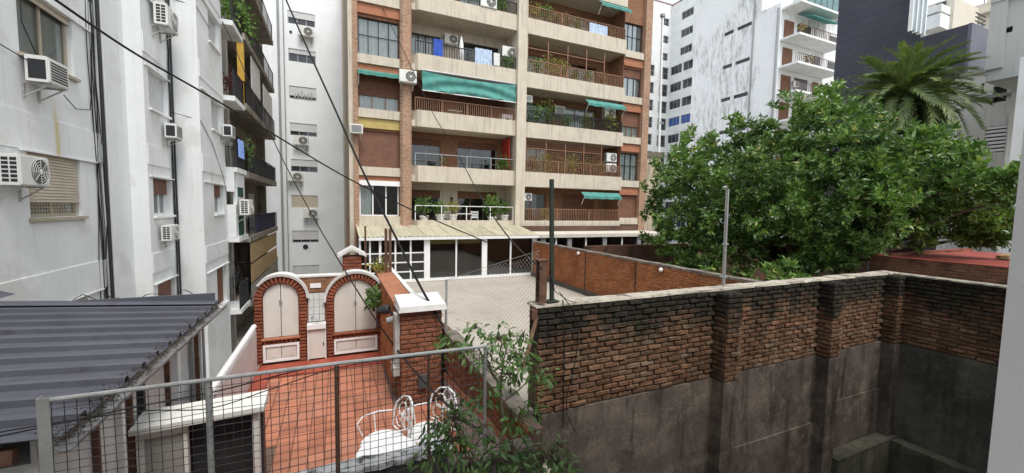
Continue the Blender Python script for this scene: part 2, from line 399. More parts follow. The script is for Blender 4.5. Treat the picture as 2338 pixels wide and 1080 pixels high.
# ------------------------------------------------------------------ white apartment house on the left
wb = thing('white_apartment_building', 'tall stepped white apartment house filling the left side', 'building', (-6, 12, -6.5))
ZS = [-3.12, -.36, 2.38, 5.12, 7.86]      # sill heights per floor
A_, A2_, B_, C_ = PX(-4.75, 1), PX(-4.62, 1), PX(-4.28, 1), PX(-3.61, 1)
hA = [(9.5, 11.03, z + .05, z + 1.17) for z in ZS]
hB = [(13.12, 14.36, z, z + .98) for z in ZS]
hC = [(15.78, 16.98, z - (.35 if i == 0 else 0), z + .96) for i, z in enumerate(ZS)]
mb = MB()
wallgrid(mb, A_, -3, 11.87, -6.5, 13, hA, .5); wallgrid(mb, A2_, 11.87, 12.83, -6.5, 13, [], .5)
wallgrid(mb, B_, 12.83, 14.57, -6.5, 13, hB, .5); wallgrid(mb, C_, 14.57, 17.37, -6.5, 13, hC, .9)
mb.build('wall', white_wall, wb)
mb = MB()
for z in ZS:                                # spandrel panels standing a little proud
    mb.pbox(A_, -2.9, 11.84, z + 1.20, z + 1.82, -.022, 0)
    mb.pbox(B_, 12.86, 14.3, z + 1.30, z + 1.80, -.022, 0); mb.pbox(C_, 14.62, 17.3, z + 1.30, z + 1.80, -.022, 0)
    mb.pbox(A_, 9.3, 11.6, z + 1.172, z + 1.195, -.05, 0); mb.pbox(B_, 12.9, 14.5, z + .99, z + 1.02, -.05, 0); mb.pbox(C_, 14.7, 17.3, z + .97, z + 1.0, -.05, 0)
mb.build('spandrel_panel', white_wall, wb)
for i, (h, s) in enumerate(zip(hA, [(shut_beige, .5), (shut_beige, .76), (shut_beige, .10), (shut_beige, .5), (shut_beige, 1)])):
    wn = window(wb, A_, *h, frame=alu, n=2, shutter=s, curtain=cur_white, rec=.09, sill=alu)
    if i == 1:
        def guard(q):
            for k in range(1, 20): u = h[0] + (h[1] - h[0]) * k / 20; q.pbox(A_, u - .004, u + .004, h[2] + .06, h[2] + .3, .035, .043)
            for k in range(1, 5): z = h[2] + .06 * k; q.pbox(A_, h[0] + .06, h[1] - .06, z - .004, z + .004, .035, .043)
        sub(wn, 'window_guard', alu, guard)
for i, (h, s) in enumerate(zip(hB, [(brown_shut, .6), (brown_shut, .42), (shut_white, 1), (brown_shut, .2), (shut_white, 1)])):
    window(wb, B_, *h, frame=white_frame, n=3, shutter=s, curtain=cur_white, rec=.16, sill=white_frame)
for i, (h, s) in enumerate(zip(hC, [(brown_shut, 1), (brown_shut, .42), (shut_white, 1), (shut_white, 1), (shut_white, 1)])):
    window(wb, C_, *h, frame=white_frame, n=2, shutter=s, curtain=cur_white, rec=.16, sill=white_frame)
sub(wb, 'downpipe', dark_metal, lambda q: (q.tube([(-4.66, 11.80, 13), (-4.66, 11.80, -4)], .035, 8), q.tube([(-4.21, 14.50, 13), (-4.21, 14.50, -4)], .025, 8)))
def wall_cables(q):
    rg = random.Random(3)
    for k in range(7):
        u = 11.56 + .04 * k + rg.uniform(-.02, .02); pts = []
        for j in range(15): pts.append((-4.735 + rg.uniform(0, .015), u + rg.gauss(0, .02) + (.07 * math.sin(j * .9 + k)) * (k % 3 == 0), 8 - j * .85))
        q.tube(pts, .006 if k % 2 else .009, 5)
    for k in range(3):
        pts = [(-4.25 + .004 * k, 14.40 + .03 * k + rg.gauss(0, .02), 7 - j * .7) for j in range(16)]; q.tube(pts, .008, 4)
    for pts in ([(-4.70, 9.5, 3.4), (-4.66, 9.42, 2.9), (-4.6, 9.6, 2.45)], [(-4.72, 8.0, 2.42), (-4.7, 9.0, 2.38), (-4.62, 9.5, 2.28)],
                [(-4.6, 10.3, 1.95), (-4.66, 10.8, 1.8), (-4.7, 11.4, 1.9), (-4.72, 11.55, 2.3), (-4.72, 11.6, 3.2)],
                [(-4.2, 14.1, 5.9), (-4.1, 14.55, 5.7), (-3.6, 14.6, 5.62), (-3.58, 15.8, 5.5)],
                [(-4.2, 14.2, 2.5), (-3.9, 14.56, 2.48), (-3.6, 14.6, 2.4), (-3.59, 15.7, 1.9), (-3.58, 16.9, .9), (-3.58, 17.3, .3)]):
        q.tube(pts, .009, 5)
o = sub(None, 'cable_bundle', black_rub, wall_cables); tag(o, 'bundle of black cables running down the corner of the white apartment house', 'cable')
ac('fan', '+X', 9.02, .22, 'large air conditioner with round fan at the far left picture edge', .84, -4.75)
ac('end', '+X', 9.70, 1.97, 'window air conditioner with dark end below the large curtained upper left window', .9, -4.75)
ac('fan', '+X', 13.72, 4.55, 'topmost air conditioner on the white house, high on its second bay', .95, -4.28)
ac('end', '+X', 14.02, 1.75, 'small dark-ended air conditioner under the closed white shutter of the second bay', .8, -4.28)
ac('fan', '+X', 13.55, -1.02, 'small air conditioner under the half-open brown shutter of the second bay', .72, -4.28)
ac('end', '+X', 17.0, 2.3, 'dark-ended air conditioner at the corner of the white house beside the balconies', .85, -3.61)

# white corner balconies past the third bay
cbz = [6.27, 3.66, 1.13, -1.42, -4.1]
mb = MB()
mb.box(-5.2, 17.37, -6.5, -4.7, 19.4, 13); mb.box(-5.2, 19.4, -6.5, -3.9, 19.7, 13)
mb.build('balcony_back_wall', mat('dirty_grey_wall', (.36, .335, .30), .2, 1, .9, streak=((.08, .07, .06), .5, .7, .6)), wb)
for i, z in enumerate(cbz):
    sub(wb, 'balcony_slab', white_wall, lambda q: q.box(-4.7, 17.373, z, -3.26, 19.05, z + .17))
    if i != 3: railing(wb, [(-3.3, 17.4), (-3.3, 19.0), (-4.65, 19.0)], z + .17, .92, dark_metal, .1)
    sub(wb, 'balcony_door', brown_shut if i % 2 else cur_white, lambda q: slats(q, PX(-4.7, 1), 17.6, 18.9, z + .2, z + 2.1, -.02, .09))
sub(wb, 'closed_balcony', white_wall, lambda q: (q.box(-4.6, 17.375, -1.245, -3.34, 17.6, -.05), q.box(-3.45, 17.6, -1.245, -3.34, 19.0, 1.128), q.box(-4.6, 17.376, .42, -3.36, 17.5, 1.127)))
sub(wb, 'green_panel', mat('dark_green_paint', (.02, .07, .05), .2, 3, .6), lambda q: q.box(-3.335, 17.75, -1.2, -3.31, 18.6, -.45))
sub(wb, 'green_panel', bpy.data.materials['dark_green_paint'], lambda q: q.box(-3.335, 17.75, .25, -3.31, 18.6, .6))
ac('fan', '+X', 17.85, -.42, 'air conditioner with double row of vents on the white closed-in balcony', 1.0, -3.34)

# ------------------------------------------------------------------ weathered balcony house behind it
db = thing('weathered_balcony_building', 'old building with dark weathered balconies between the white house and the grey tower', 'building', (-5, 26, -6.5))
old = mat('weathered_concrete', (.30, .27, .22), .25, 1.2, .9, streak=((.05, .045, .04), .48, .66, .8), bump=.4, bsc=20)
dz = [10.6, 7.55, 4.5, 1.45, -1.5, -4.5]
sub(db, 'wall', old, lambda q: (q.box(-9, 22.0, -6.5, -4.75, 31.5, 16), q.box(-4.75, 31.2, -6.5, -4.3, 31.5, 16)))
for i, z in enumerate(dz):
    sub(db, 'balcony_slab', old, lambda q: q.box(-4.75, 21.6, z - .28, -3.62, 31.0, z))
    railing(db, [(-4.6, 21.66), (-3.68, 21.66), (-3.68, 30.9)], z, .95, dark_metal, .24)
    for u in (22.6, 25.2, 28.0):
        sub(db, 'balcony_door', [brown_shut, dark_pane, cur_white][(i + int(u)) % 3], lambda q: slats(q, PX(-4.75, 1), u, u + 1.7, z + .02, z + 2.1, -.02, .1))
sub(db, 'yellow_board', mat('yellow_paint', (.55, .33, .06), .15, 3, .7), lambda q: q.box(-3.95, 21.7, 4.5, -3.7, 21.9, 7.25))
sub(db, 'wind_screen', cur_white, lambda q: (q.box(-3.73, 23.5, 5.6, -3.70, 26.0, 7.2), q.box(-3.73, 27, 4.6, -3.70, 30.5, 6.8)))
sub(db, 'blue_rail_cloth', mat('blue_cloth', (.05, .07, .2), .2, 3, .9), lambda q: q.box(-3.72, 23.5, -1.45, -3.70, 30.5, -.55))
sub(db, 'dark_rail_screen', mat('faded_black_screen', (.06, .062, .06), .2, 3, .8), lambda q: q.box(-3.73, 22.2, 1.5, -3.71, 30.8, 2.35))
tan = mat('tan_screen', (.45, .32, .17), .15, 3, .8)
for a, b in ((-2.75, -1.85), (-3.7, -2.85)):
    sub(db, 'roll_screen', tan, lambda q: slats(q, PX(-3.66, 1), 21.8, 30.6, a, b, 0, .09))
sub(db, 'rail_board', mat('grey_board', (.33, .31, .28), .15, 2, .8), lambda q: q.box(-3.7, 21.8, -4.45, -3.66, 30.6, -3.8))

def hang_plant(name, label, c, rad, n, size, m=leaf_pot, seed=1, cat='plant', group=None, pot=None, stems=True):
    rg = random.Random(seed); t = thing(name, label, cat, (c[0], c[1], c[2] - rad[2]), group)
    mb = MB(); leafcloud(mb, c, rad, n, size, rg, .1); mb.build('foliage', m, t)
    if stems:
        mb = MB()
        for k in range(5): mb.tube([(c[0] + rg.uniform(-.3, .3) * rad[0], c[1] + rg.uniform(-.3, .3) * rad[1], c[2] - rad[2]), (c[0] + rg.uniform(-.6, .6) * rad[0], c[1] + rg.uniform(-.6, .6) * rad[1], c[2] + rad[2] * .5)], .012, 4)
        mb.build('stem', bark, t)
    if pot:
        pm, pr_, ph = pot; MB().lathe([(pr_ * .7, 0), (pr_, ph * .85), (pr_ * 1.1, ph * .86), (pr_ * 1.1, ph)], (c[0], c[1], c[2] - rad[2] - ph * .9), 10).build('pot', pm, t)
    return t
hang_plant('balcony_plant', 'green climbing plant spilling over the highest white corner balcony', (-3.5, 18.0, 7.2), (.5, 1.0, .9), 420, .17, leaf_pot, 5)
hang_plant('balcony_plant', 'green creeper growing on the dark balcony right of the highest white slab', (-3.8, 22.6, 8.3), (.5, 1.5, 1.0), 500, .17, leaf_pot, 6)
hang_plant('balcony_plant', 'plant with dark red flowers on the white corner balcony below the creeper', (-3.55, 18.2, 4.5), (.3, .8, .55), 200, .13, leafmat('red_flower', (.16, .03, .04), (.08, .05, .03), .6), 7)
hang_plant('balcony_plant', 'trailing green plant on the dark-screened balcony beside the blue laundry', (-3.75, 21.9, 2.4), (.3, .5, .8), 170, .14, leaf_pot, 8)
mb = MB(); drape(mb, PX(-3.24, 1), 17.6, 18.5, 1.7, 2.35, 0, 5, .03, 2); tag(mb.build('laundry', mat('pale_blue_cloth', (.25, .38, .72), .2, 4, .9)), 'pale blue laundry hanging on the white corner balcony under the air conditioner', 'laundry')
def bike(q):
    rg = random.Random(2)
    for c in ((-3.5, 17.7), (-3.5, 18.55)):
        q.tube([(c[0], c[1] + .3 * math.cos(i * math.pi / 8), -2.75 + .3 * math.sin(i * math.pi / 8)) for i in range(17)], .015, 5, False)
    for a, b in (((-3.5, 17.7, -2.75), (-3.5, 17.95, -2.3)), ((-3.5, 17.95, -2.3), (-3.5, 18.4, -2.3)), ((-3.5, 18.4, -2.3), (-3.5, 18.55, -2.75)), ((-3.5, 18.1, -2.8), (-3.5, 17.95, -2.3)), ((-3.5, 18.1, -2.8), (-3.5, 18.4, -2.3)), ((-3.7, 18.42, -2.2), (-3.3, 18.42, -2.2))): q.tube([a, b], .015, 5)
b_ = sub(None, 'bicycle', dark_metal, bike); b_.location.z = -.1; tag(b_, 'dark bicycle hung up in the shadow of a lower corner balcony', 'bicycle')

# ------------------------------------------------------------------ grey tower behind
gt = thing('grey_tower', 'slim pale grey apartment tower with one column of small windows', 'building', (-2.5, 38, -6.5))
gz = [-2.1 + 2.9 * k - .0 for k in range(-1, 8)]
G_ = PY(37)
gh = [(-3.3, -1.35, z - 1.05, z - .05) for z in gz]
mb = MB(); wallgrid(mb, G_, -6.5, .62, -6.5, 22, gh, .5); mb.pbox(G_, -4.35, -4.05, -6.5, 22, -.12, 0); mb.build('wall', grey_wall, gt)
sub(gt, 'downpipe', grey_metal, lambda q: (q.tube([(-3.95, 36.93, 22), (-3.95, 36.93, -6)], .07, 8), q.tube([(-3.6, 36.95, 22), (-3.6, 36.95, -6)], .04, 6)))
gs = [(shut_white, .9), (shut_white, .75), (shut_beige, 1), (shut_white, .55), (shut_white, .65), (shut_white, .75), (shut_white, .35), (shut_white, .5), (shut_white, .9)]
for h, s in zip(gh, gs): window(gt, G_, *h, frame=grey_metal, n=3, shutter=s, rec=.1, pane=dark_pane, back=None, ft=.06)
for k, (u, z, tx) in enumerate([(-2.0, 13.3, 'dark'), (-2.5, 4.75, 'round-fan'), (-2.95, 1.85, 'small white'), (-1.9, -1.1, 'lowest')]):
    ac('fan', '-Y', u, z, ['dark air conditioner under the second-highest window of the grey tower', 'air conditioner in front of the fourth window of the grey tower', 'air conditioner at the lower left corner of a half-shut grey tower window', 'lowest air conditioner on the grey tower with a looping cable'][k], 1.3, 37)
for x, z, r_ in ((-2.35, -3.5, .2), (-3.1, 13.6, .1)): sub(gt, 'vent_hole', dark_metal, lambda q: q.tube([(x, 36.99, z), (x, 36.95, z)], r_, 12))
o = thing('bottle_row', 'row of small dark bottles standing on a grey tower window sill', 'bottles', (-2.3, 36.95, 8.46))
for k in range(6): MB().lathe([(.07, 0), (.08, .2 + .1 * (k % 2)), (.03, .3 + .1 * (k % 2)), (.03, .42 + .1 * (k % 3))], (-2.9 + k * .24, 37.02, gz[5] - 1.05 + .012), 8).build('bottle', grey_metal, o)
# ------------------------------------------------------------------ brick apartment house with balconies
bb = thing('brick_apartment_building', 'brick and cream apartment house with balconies across the yard', 'building', (9.6, 22, -6.5))
T = [-.70, 2.08, 4.84, 7.6, 10.5, 13.3]
YF, YB = 20.7, 22.2
def colm(mb, x0, x1, y0, y1, z0, z1): mb.box(x0, y0, z0, x1, y1, z1)
sub(bb, 'side_wall', beige_wall, lambda q: q.box(.62, 20.9, -6.5, .95, 37, 18))
sub(bb, 'corner_strip', cream, lambda q: q.box(.60, 20.62, -6.5, .80, 20.898, 18))
for k, (a, b) in enumerate(((.80, 1.02), (2.95, 3.5), (18.1, 18.62))):
    mb = MB()
    if k == 1:
        mb.prism([(a, 20.9), (a, 20.55), (a + .1, 20.42), (b - .1, 20.42), (b, 20.55), (b, 22.1)], lambda p, t: (p[0], p[1], t), -2.6, 16)
    else: mb.box(a, 20.55, -2.6, b, 21.4, 16)
    mb.build('brick_pier', brick_pier, bb)
# left and right window bays
def bay(x0, x1, zs, specs, tag_):
    P = PY(20.8); holes = [(x0 + .02, x1 - .02, z, z + 1.75) for z in zs]
    mb = MB(); wallgrid(mb, P, x0, x1, -2.6, 16, holes, .5); mb.build('bay_wall', brick_wall_m, bb)
    for h, sp in zip(holes, specs):
        window(bb, P, *h, rec=.12, name='bay_window', **sp)
        sub(bb, 'sill_band', cream, lambda q: q.box(x0, 20.62, h[2] - .42, x1, 20.798, h[2] - .002))
zl = [-.52, 1.88, 4.64, 7.16, 9.95]
blk = dict(frame=dark_metal, n=4, tr=(.55,), curtain=cur_white, ft=.04)
bay(1.02, 2.95, zl, [dict(frame=white_frame, n=3, curtain=cur_white, cu=(0, .3), ft=.07), dict(frame=brown_metal, n=2, shutter=(brown_shut, 1)),
                     dict(frame=brown_metal, n=3, shutter=(brown_shut, .62), curtain=cur_white), blk, blk], 'left')
bay(16.62, 18.1, [z + .02 for z in zl], [dict(frame=brown_metal, n=2, shutter=(brown_shut, 1)), dict(frame=dark_metal, n=3, tr=(.55,), curtain=cur_white), dict(frame=brown_metal, n=3, shutter=(brown_shut, .6), curtain=cur_white), dict(frame=dark_metal, n=3, shutter=(brown_shut, .3), curtain=cur_white), blk], 'right')
for k, (x0, x1) in enumerate(((1.02, 2.95), (16.62, 18.1))):
    for i, z in enumerate(zl):
        m_ = yellow_panel if (k == 0 and i == 2) else terra
        for j in range(3): sub(bb, 'panel_board', m_, lambda q: q.box(x0, 20.70 + .008 * j, z - .90 + .155 * j, x1, 20.799, z - .90 + .155 * j + .15))
sub(bb, 'white_pelmet', white_frame, lambda q: q.box(1.02, 20.66, zl[0] + 1.5, 2.95, 20.795, zl[0] + 1.74))
sub(bb, 'return_wall', brick_wall_m, lambda q: (q.box(16.622, 21.302, -2.6, 16.8, 22.7, 16), q.box(3.3, 22.102, -2.6, 3.498, 22.7, 16)))
# centre column
sub(bb, 'column', cream, lambda q: q.box(9.18, 20.38, -2.6, 9.74, 22.19, 16))
# recessed balcony walls with doors
P = PY(YB)
LD = [(3.75, 5.35), (6.35, 8.75)]; RD = [(10.0, 12.1), (13.3, 15.7)]
for side, x0, x1, doors in (('l', 3.5, 9.2, LD), ('r', 9.7, 16.62, RD)):
    for i, t in enumerate(T[:-1]):
        z0, z1 = t - .5, T[i + 1] - .5
        wm = cream if (side == 'l' and i in (0, 3)) or (side == 'r' and i == 9) else brick_wall_m
        holes = [(a, b, z0 + .02, z0 + 2.12) for a, b in doors]
        mb = MB(); wallgrid(mb, P, x0, x1, z0, z1, holes, .5); mb.build('balcony_wall', wm, bb)
        for j, h in enumerate(holes):
            sp = dict(frame=brown_metal, n=3, curtain=cur_white if (i + j) % 2 else None, tr=(.5,) if i == 1 else ())
            if side == 'l':
                if i == 2: sp = dict(frame=brown_metal, n=3, shutter=(brown_shut, .95))
                if i == 0: sp = dict(frame=brown_metal if j else white_frame, n=2 + j, shutter=(brown_shut, .2))
                if i == 3: sp = dict(frame=dark_metal, n=4, curtain=cur_white if j == 0 else None)
                if i == 1: sp = dict(frame=grey_metal, n=2 + j, tr=(.45,), shutter=(brown_shut, .16))
            else:
                if i == 0: sp = dict(frame=brown_metal, n=2, curtain=cur_green) if j == 0 else dict(frame=brown_metal, n=2, shutter=(brown_shut, .6))
            window(bb, P, *h, rec=.1, name='balcony_door', **sp)
# slabs and fascias
for i, t in enumerate(T):
    for x0, x1 in ((3.52, 9.178), (9.742, 16.6)):
        sub(bb, 'balcony_slab', cream, lambda q: q.box(x0, 20.72, t - .80, x1, 22.198, t - .5))
        mb = MB()
        if x0 < 5: mb.prism([(3.505, 21.2), (3.505, 20.95), (3.82, 20.57), (9.178, 20.57), (9.178, 20.718), (3.9, 20.718), (3.65, 20.98), (3.65, 21.2)], lambda p, q: (p[0], p[1], q), t - .82, t)
        else: mb.box(9.742, 20.57, t - .84, 16.62, 20.718, t); 
        if x0 > 5: mb.box(16.47, 20.72, t - .79, 16.62, 22.15, t)
        mb.build('balcony_fascia', cream, bb)
sub(bb, 'roof_block', cream, lambda q: q.box(.7, 20.8, 16, 18.6, 37, 16.6))
# railings on each balcony
for i, t in enumerate(T[:-1]):
    m_, st = [(white_metal, 0), (grey_metal, 0), (brown_metal, .11), (dark_metal, .13), (dark_metal, .13)][i]
    railing(bb, [(3.7, 20.66), (9.15, 20.66)], t, .62 if i else .75, m_, st, .014, 1.35, top_r=.028)
    m_, st = [(brown_metal, .12), (brown_metal, .12), (dark_metal, .12), (brown_metal, .12), (brown_metal, .12)][i]
    railing(bb, [(9.78, 20.66), (16.55, 20.66)], t, .68, m_, st, .014, 1.7, top_r=.028)
for i in (1, 3):                              # tall plant frames on two right-hand balconies
    def trel(q):
        for x in [9.9 + 1.3 * k for k in range(5)]: q.bar((x, 20.7, T[i]), (x, 20.7, T[i] + 1.9), .05)
        q.bar((9.9, 20.7, T[i] + 1.35), (15.1, 20.7, T[i] + 1.35), .04)
        if i == 1:
            for k in range(40): q.bar((9.9 + .13 * k, 20.72, T[i] + .6), (9.9 + .13 * k, 20.72, T[i] + 1.9), .012)
            for k in range(9): q.bar((9.9, 20.72, T[i] + .65 + .14 * k), (15.1, 20.72, T[i] + .65 + .14 * k), .012)
    sub(bb, 'trellis', brown_metal, trel)
sub(bb, 'red_screen', mat('red_board', (.4, .04, .03), .1, 3, .7), lambda q: q.box(8.95, 20.9, T[1] + .1, 9.0, 21.9, T[1] + 1.85))
def lamps(q):
    for x in (6.0, 9.0): q.box(x - .06, 22.05, T[0] + .95, x + .06, 22.19, T[0] + 1.25)
sub(bb, 'wall_lantern', dark_metal, lamps)
# awnings
def sag_awning(label, x0, x1, z0, z1, y, out, sag, seed):
    rg = random.Random(seed); mb = MB(); n, m_ = 46, 10; vs_ = []; fs = []
    for j in range(m_ + 1):
        for i in range(n + 1):
            u, v = i / n, j / m_
            z = z0 + (z1 - z0) * v - sag * math.sin(math.pi * u) * (1 - v) * .1
            yy = y - out * v - .09 * math.sin(v * 9 - 22 * (u - .5) ** 2 + .6) * (1 - abs(2 * u - 1) * .4) * min(1, 3 * v + .1)
            vs_.append((x0 + (x1 - x0) * u, yy, z + .03 * math.sin(u * 40) * (v > .98)))
    for j in range(m_):
        for i in range(n): k = j * (n + 1) + i; fs.append((k, k + 1, k + n + 2, k + n + 1))
    mb.add(vs_, fs); mb.smooth = True
    t = thing('awning', label, 'awning', (x0, y, z1)); mb.build('canvas', teal_cloth, t)
    sub(t, 'roller_tube', grey_metal, lambda q: q.tube([(x0 - .03, y + .03, z0 + .05), (x1 + .03, y + .03, z0 + .05)], .05, 8))
    sub(t, 'front_bar', white_metal, lambda q: q.bar((x0, y - out, z1 - .03), (x1, y - out, z1 - .03), .04))
    return t
sag_awning('big sagging teal awning hanging over the middle left balcony', 4.0, 9.1, 6.74, 5.8, 20.5, .12, 1, 1)
def canopy(label, x0, x1, z0, z1, y, out):
    mb = MB(); n = 12; mb.add([(x0 + (x1 - x0) * i / n, y - out * j, z0 + (z1 - z0) * j + (.02 * math.sin(i * 2)) * j) for j in (0, 1) for i in range(n + 1)], [(i, i + 1, i + n + 2, i + n + 1) for i in range(n)])
    mb.add([(x0 + (x1 - x0) * i / n, y - out - .005, z1 - .16 * j + (.02 * math.sin(i * 2))) for j in (0, 1) for i in range(n + 1)], [(i, i + 1, i + n + 2, i + n + 1) for i in range(n)])
    t = thing('awning', label, 'awning', (x0, y, z1)); mb.build('canvas', teal_cloth, t)
    sub(t, 'arm', white_metal, lambda q: (q.tube([(x0 + .05, y, z1 - .5), (x0 + .05, y - out, z1)], .015, 5), q.tube([(x1 - .05, y, z1 - .5), (x1 - .05, y - out, z1)], .015, 5)))
canopy('small teal awning over the left bay window of the brick house', 1.0, 3.05, 6.42, 6.2, 20.6, .55)
canopy('teal awning at the right end of the middle right balcony', 13.7, 16.5, T[2] + 1.72, T[2] + 1.45, 20.55, .35)
canopy('lowest teal awning on the right side of the brick house', 13.6, 16.4, T[0] + 1.75, T[0] + 1.5, 20.55, .35)
canopy('teal awning at the top picture edge over the highest right balcony', 14.4, 16.6, T[4] + 1.9, T[4] + 1.6, 20.55, .4)
# air conditioners on the brick house
for kd, u, z, pl, s, lb in [('fan', 3.25, 5.95, 20.42, 1.0, 'air conditioner on the brick pier beside the small teal awning'),
    ('end', .92, 3.35, 20.55, .9, 'narrow air conditioner at the lower left corner pier of the brick house'),
    ('fan', 5.85, T[3] + 1.25, 22.2, .9, 'air conditioner under the ceiling of the laundry balcony'),
    ('fan', 8.9, T[3] + .65, 21.3, 1.1, 'air conditioner at the right end of the laundry balcony'),
    ('fan', 7.5, T[4] + .02, 20.95, 1.1, 'air conditioner standing on the topmost left balcony'),
    ('end', 12.7, T[2] + .95, 22.2, 1.1, 'air conditioner with dark front on the middle right balcony wall'),
    ('fan', 15.9, T[2] + .95, 21.4, 1.0, 'air conditioner below the teal awning of the middle right balcony'),
    ('fan', 16.0, T[1] + .95, 21.2, .95, 'upper of two stacked air conditioners at the right end of the trellis balcony'),
    ('fan', 16.0, T[1] + .3, 21.2, .95, 'lower of two stacked air conditioners at the right end of the trellis balcony'),
    ('fan', 10.15, T[0] + 1.15, 21.2, .75, 'small air conditioner beside the centre column on the lowest right balcony'),
    ('end', 10.1, T[2] + 1.2, 21.2, .8, 'small air conditioner beside the centre column on the middle right balcony')]:
    ac(kd, '-Y', u, z, lb, s, pl)
# laundry and parasol on the laundry balcony
def cloth(label, x0, x1, z0, z1, m, y=20.6, seed=0):
    mb = MB(); drape(mb, PY(y), x0, x1, z0, z1, 0, 5, .025, 3); o = mb.build('laundry', m); tag(o, label, 'laundry', 'laundry on the brick house'); return o
blue = mat('blue_towel', (.06, .13, .5), .2, 4, .9); pblue = mat('washed_blue_cloth', (.46, .56, .70), .25, 7, .9)
cloth('bright blue towel hanging over the laundry balcony railing', 4.6, 5.08, T[3] + .02, T[3] + .85, blue)
cloth('pale blue and white laundry over the laundry balcony railing', 6.8, 7.75, T[3] + .0, T[3] + .78, pblue)
cloth('white shirt hanging right of the pale blue laundry on the laundry balcony', 7.85, 8.2, T[3] + .05, T[3] + .7, cur_white)
cloth('pale laundry on the right side of the highest right balcony', 13.9, 15.2, T[4] - .1, T[4] + .55, pblue)
o = thing('parasol', 'closed white parasol standing on the laundry balcony', 'parasol', (6.15, 20.95, T[3] - .5))
MB().tube([(6.15, 20.95, T[3] - .5), (6.15, 20.95, T[3] + 1.4)], .02, 6).build('pole', grey_metal, o)
MB().lathe([(.13, 0), (.16, .2), (.10, .9), (.02, 1.25)], (6.15, 20.95, T[3] + .1), 9).build('canopy', cur_white, o)
# plants in pots on the balconies
ordw = ['first', 'second', 'third', 'fourth', 'fifth', 'sixth', 'seventh', 'eighth', 'ninth', 'tenth']
pl = {('right', 4): [(10.4, .5, leaf_yel), (11.1, .55, leaf_pot), (11.8, .35, leaf_dry), (12.5, .4, leaf_dry), (13.2, .35, leaf_pot), (15.6, .35, leaf_dry)],
      ('right', 3): [(10.5, .45, leaf_pot), (11.3, .6, leaf_yel), (12.3, .6, leaf_yel), (13.1, .3, leaf_pot), (14.0, .35, leaf_pot), (15.0, .35, leaf_dry)],
      ('right', 2): [(10.6, .55, leaf_pot), (11.4, .7, leaf_pot), (12.7, .35, leaf_pot), (14.1, .5, leaf_yel), (15.8, .65, leaf_yel)],
      ('right', 1): [(10.4, .5, leaf_dry), (11.3, .55, leaf_yel), (12.3, .5, leaf_dry), (13.1, .6, leaf_yel), (14.2, .55, leaf_dry), (15.0, .45, leaf_dry)],
      ('right', 0): [(11.3, .3, leaf_yel)],
      ('left', 4): [(8.3, .45, leaf_pot), (5.3, .3, leaf_dry)], ('left', 3): [(8.7, .4, leaf_pot)], ('left', 1): [(8.6, .4, leaf_pot), (5.2, .25, leaf_dry)]}
nmz = {0: 'lowest', 1: 'second-lowest', 2: 'middle', 3: 'second-highest', 4: 'highest'}
for (sd_, fl), lst in pl.items():
    for k, (x, r_, m_) in enumerate(lst):
        pz = T[fl] - .5
        hang_plant('pot_plant', f'{ordw[k]} potted plant from the left on the {nmz[fl]} {sd_}-hand balcony of the brick house', (x, 20.88, T[fl] + .12 + r_ * .75), (r_ * .95, .3, r_ * 1.2), int(560 * r_), .15, m_, int(x * 10) + fl, 'plant', 'potted plants on the balconies', (clay if k % 2 else white_pot, .17, .5))
# the lowest left balcony: big tubs, table, chairs
for k, (x, r_, m_, lb) in enumerate([(4.2, .55, leaf_pot, 'tall leafy plant in a white tub at the left end of the lowest left balcony'), (5.05, .4, leaf_pot, 'round green fern in a white tub on the lowest left balcony'), (5.75, .38, leaf_yel, 'yellow-green plant in a white tub behind the balcony table'), (8.0, .62, leaf_pot, 'broad pale green palm in a white tub on the lowest left balcony'), (8.75, .4, leaf_pot, 'thin climbing plant beside the column on the lowest left balcony')]):
    hang_plant('pot_plant', lb, (x, 20.95, T[0] + .45 + r_ * .5), (r_ * .9, .3, r_), int(420 * r_), .24 if k == 3 else .18, m_, 40 + k, 'plant', None, (white_pot, .24, .6))
o = thing('terrace_table', 'small wooden table on the lowest left balcony', 'table', (6.4, 21.2, T[0] - .5))
sub(o, 'table_top', white_metal, lambda q: q.box(5.95, 20.9, T[0] + .32, 6.85, 21.5, T[0] + .36))
for x in (6.1, 6.7):
    sub(o, 'leg', wood, lambda q: (q.bar((x - .2, 21.2, T[0] - .5), (x + .2, 21.2, T[0] + .32), .04), q.bar((x + .2, 21.21, T[0] - .5), (x - .2, 21.21, T[0] + .32), .04)))
def tchair(x, label):
    o = thing('balcony_chair', label, 'chair', (x, 21.3, T[0] - .5), 'white chairs on the lowest balcony')
    sub(o, 'seat', white_metal, lambda q: q.box(x - .22, 21.1, T[0] - .07, x + .22, 21.5, T[0] - .03))
    sub(o, 'backrest', white_metal, lambda q: [q.box(x - .22, 21.47, T[0] + .1 + .14 * k, x + .22, 21.5, T[0] + .2 + .14 * k) for k in range(3)])
    for a in (-.2, .2):
        for y in (21.12, 21.48): sub(o, 'leg', white_metal, lambda q: q.bar((x + a, y, T[0] - .5), (x + a, y, T[0] - .07 if y < 21.3 else T[0] + .5), .03))
tchair(7.15, 'white slatted chair right of the wooden balcony table'); tchair(5.6, 'white slatted chair left of the wooden balcony table')
o = thing('folding_table', 'white folding side table behind the brown railing of the middle left balcony', 'table', (5.8, 21.0, T[2] - .5))
sub(o, 'table_top', white_metal, lambda q: q.box(5.45, 20.8, T[2] + .2, 6.15, 21.2, T[2] + .23))
for s_ in (-1, 1): sub(o, 'leg', white_metal, lambda q: q.bar((5.8 - .28 * s_, 21 + .02 * s_, T[2] - .5), (5.8 + .28 * s_, 21 + .02 * s_, T[2] + .2), .025))
o = thing('washing_machine', 'white washing machine at the right end of the middle left balcony', 'washing machine', (8.8, 21.1, T[2] - .5))
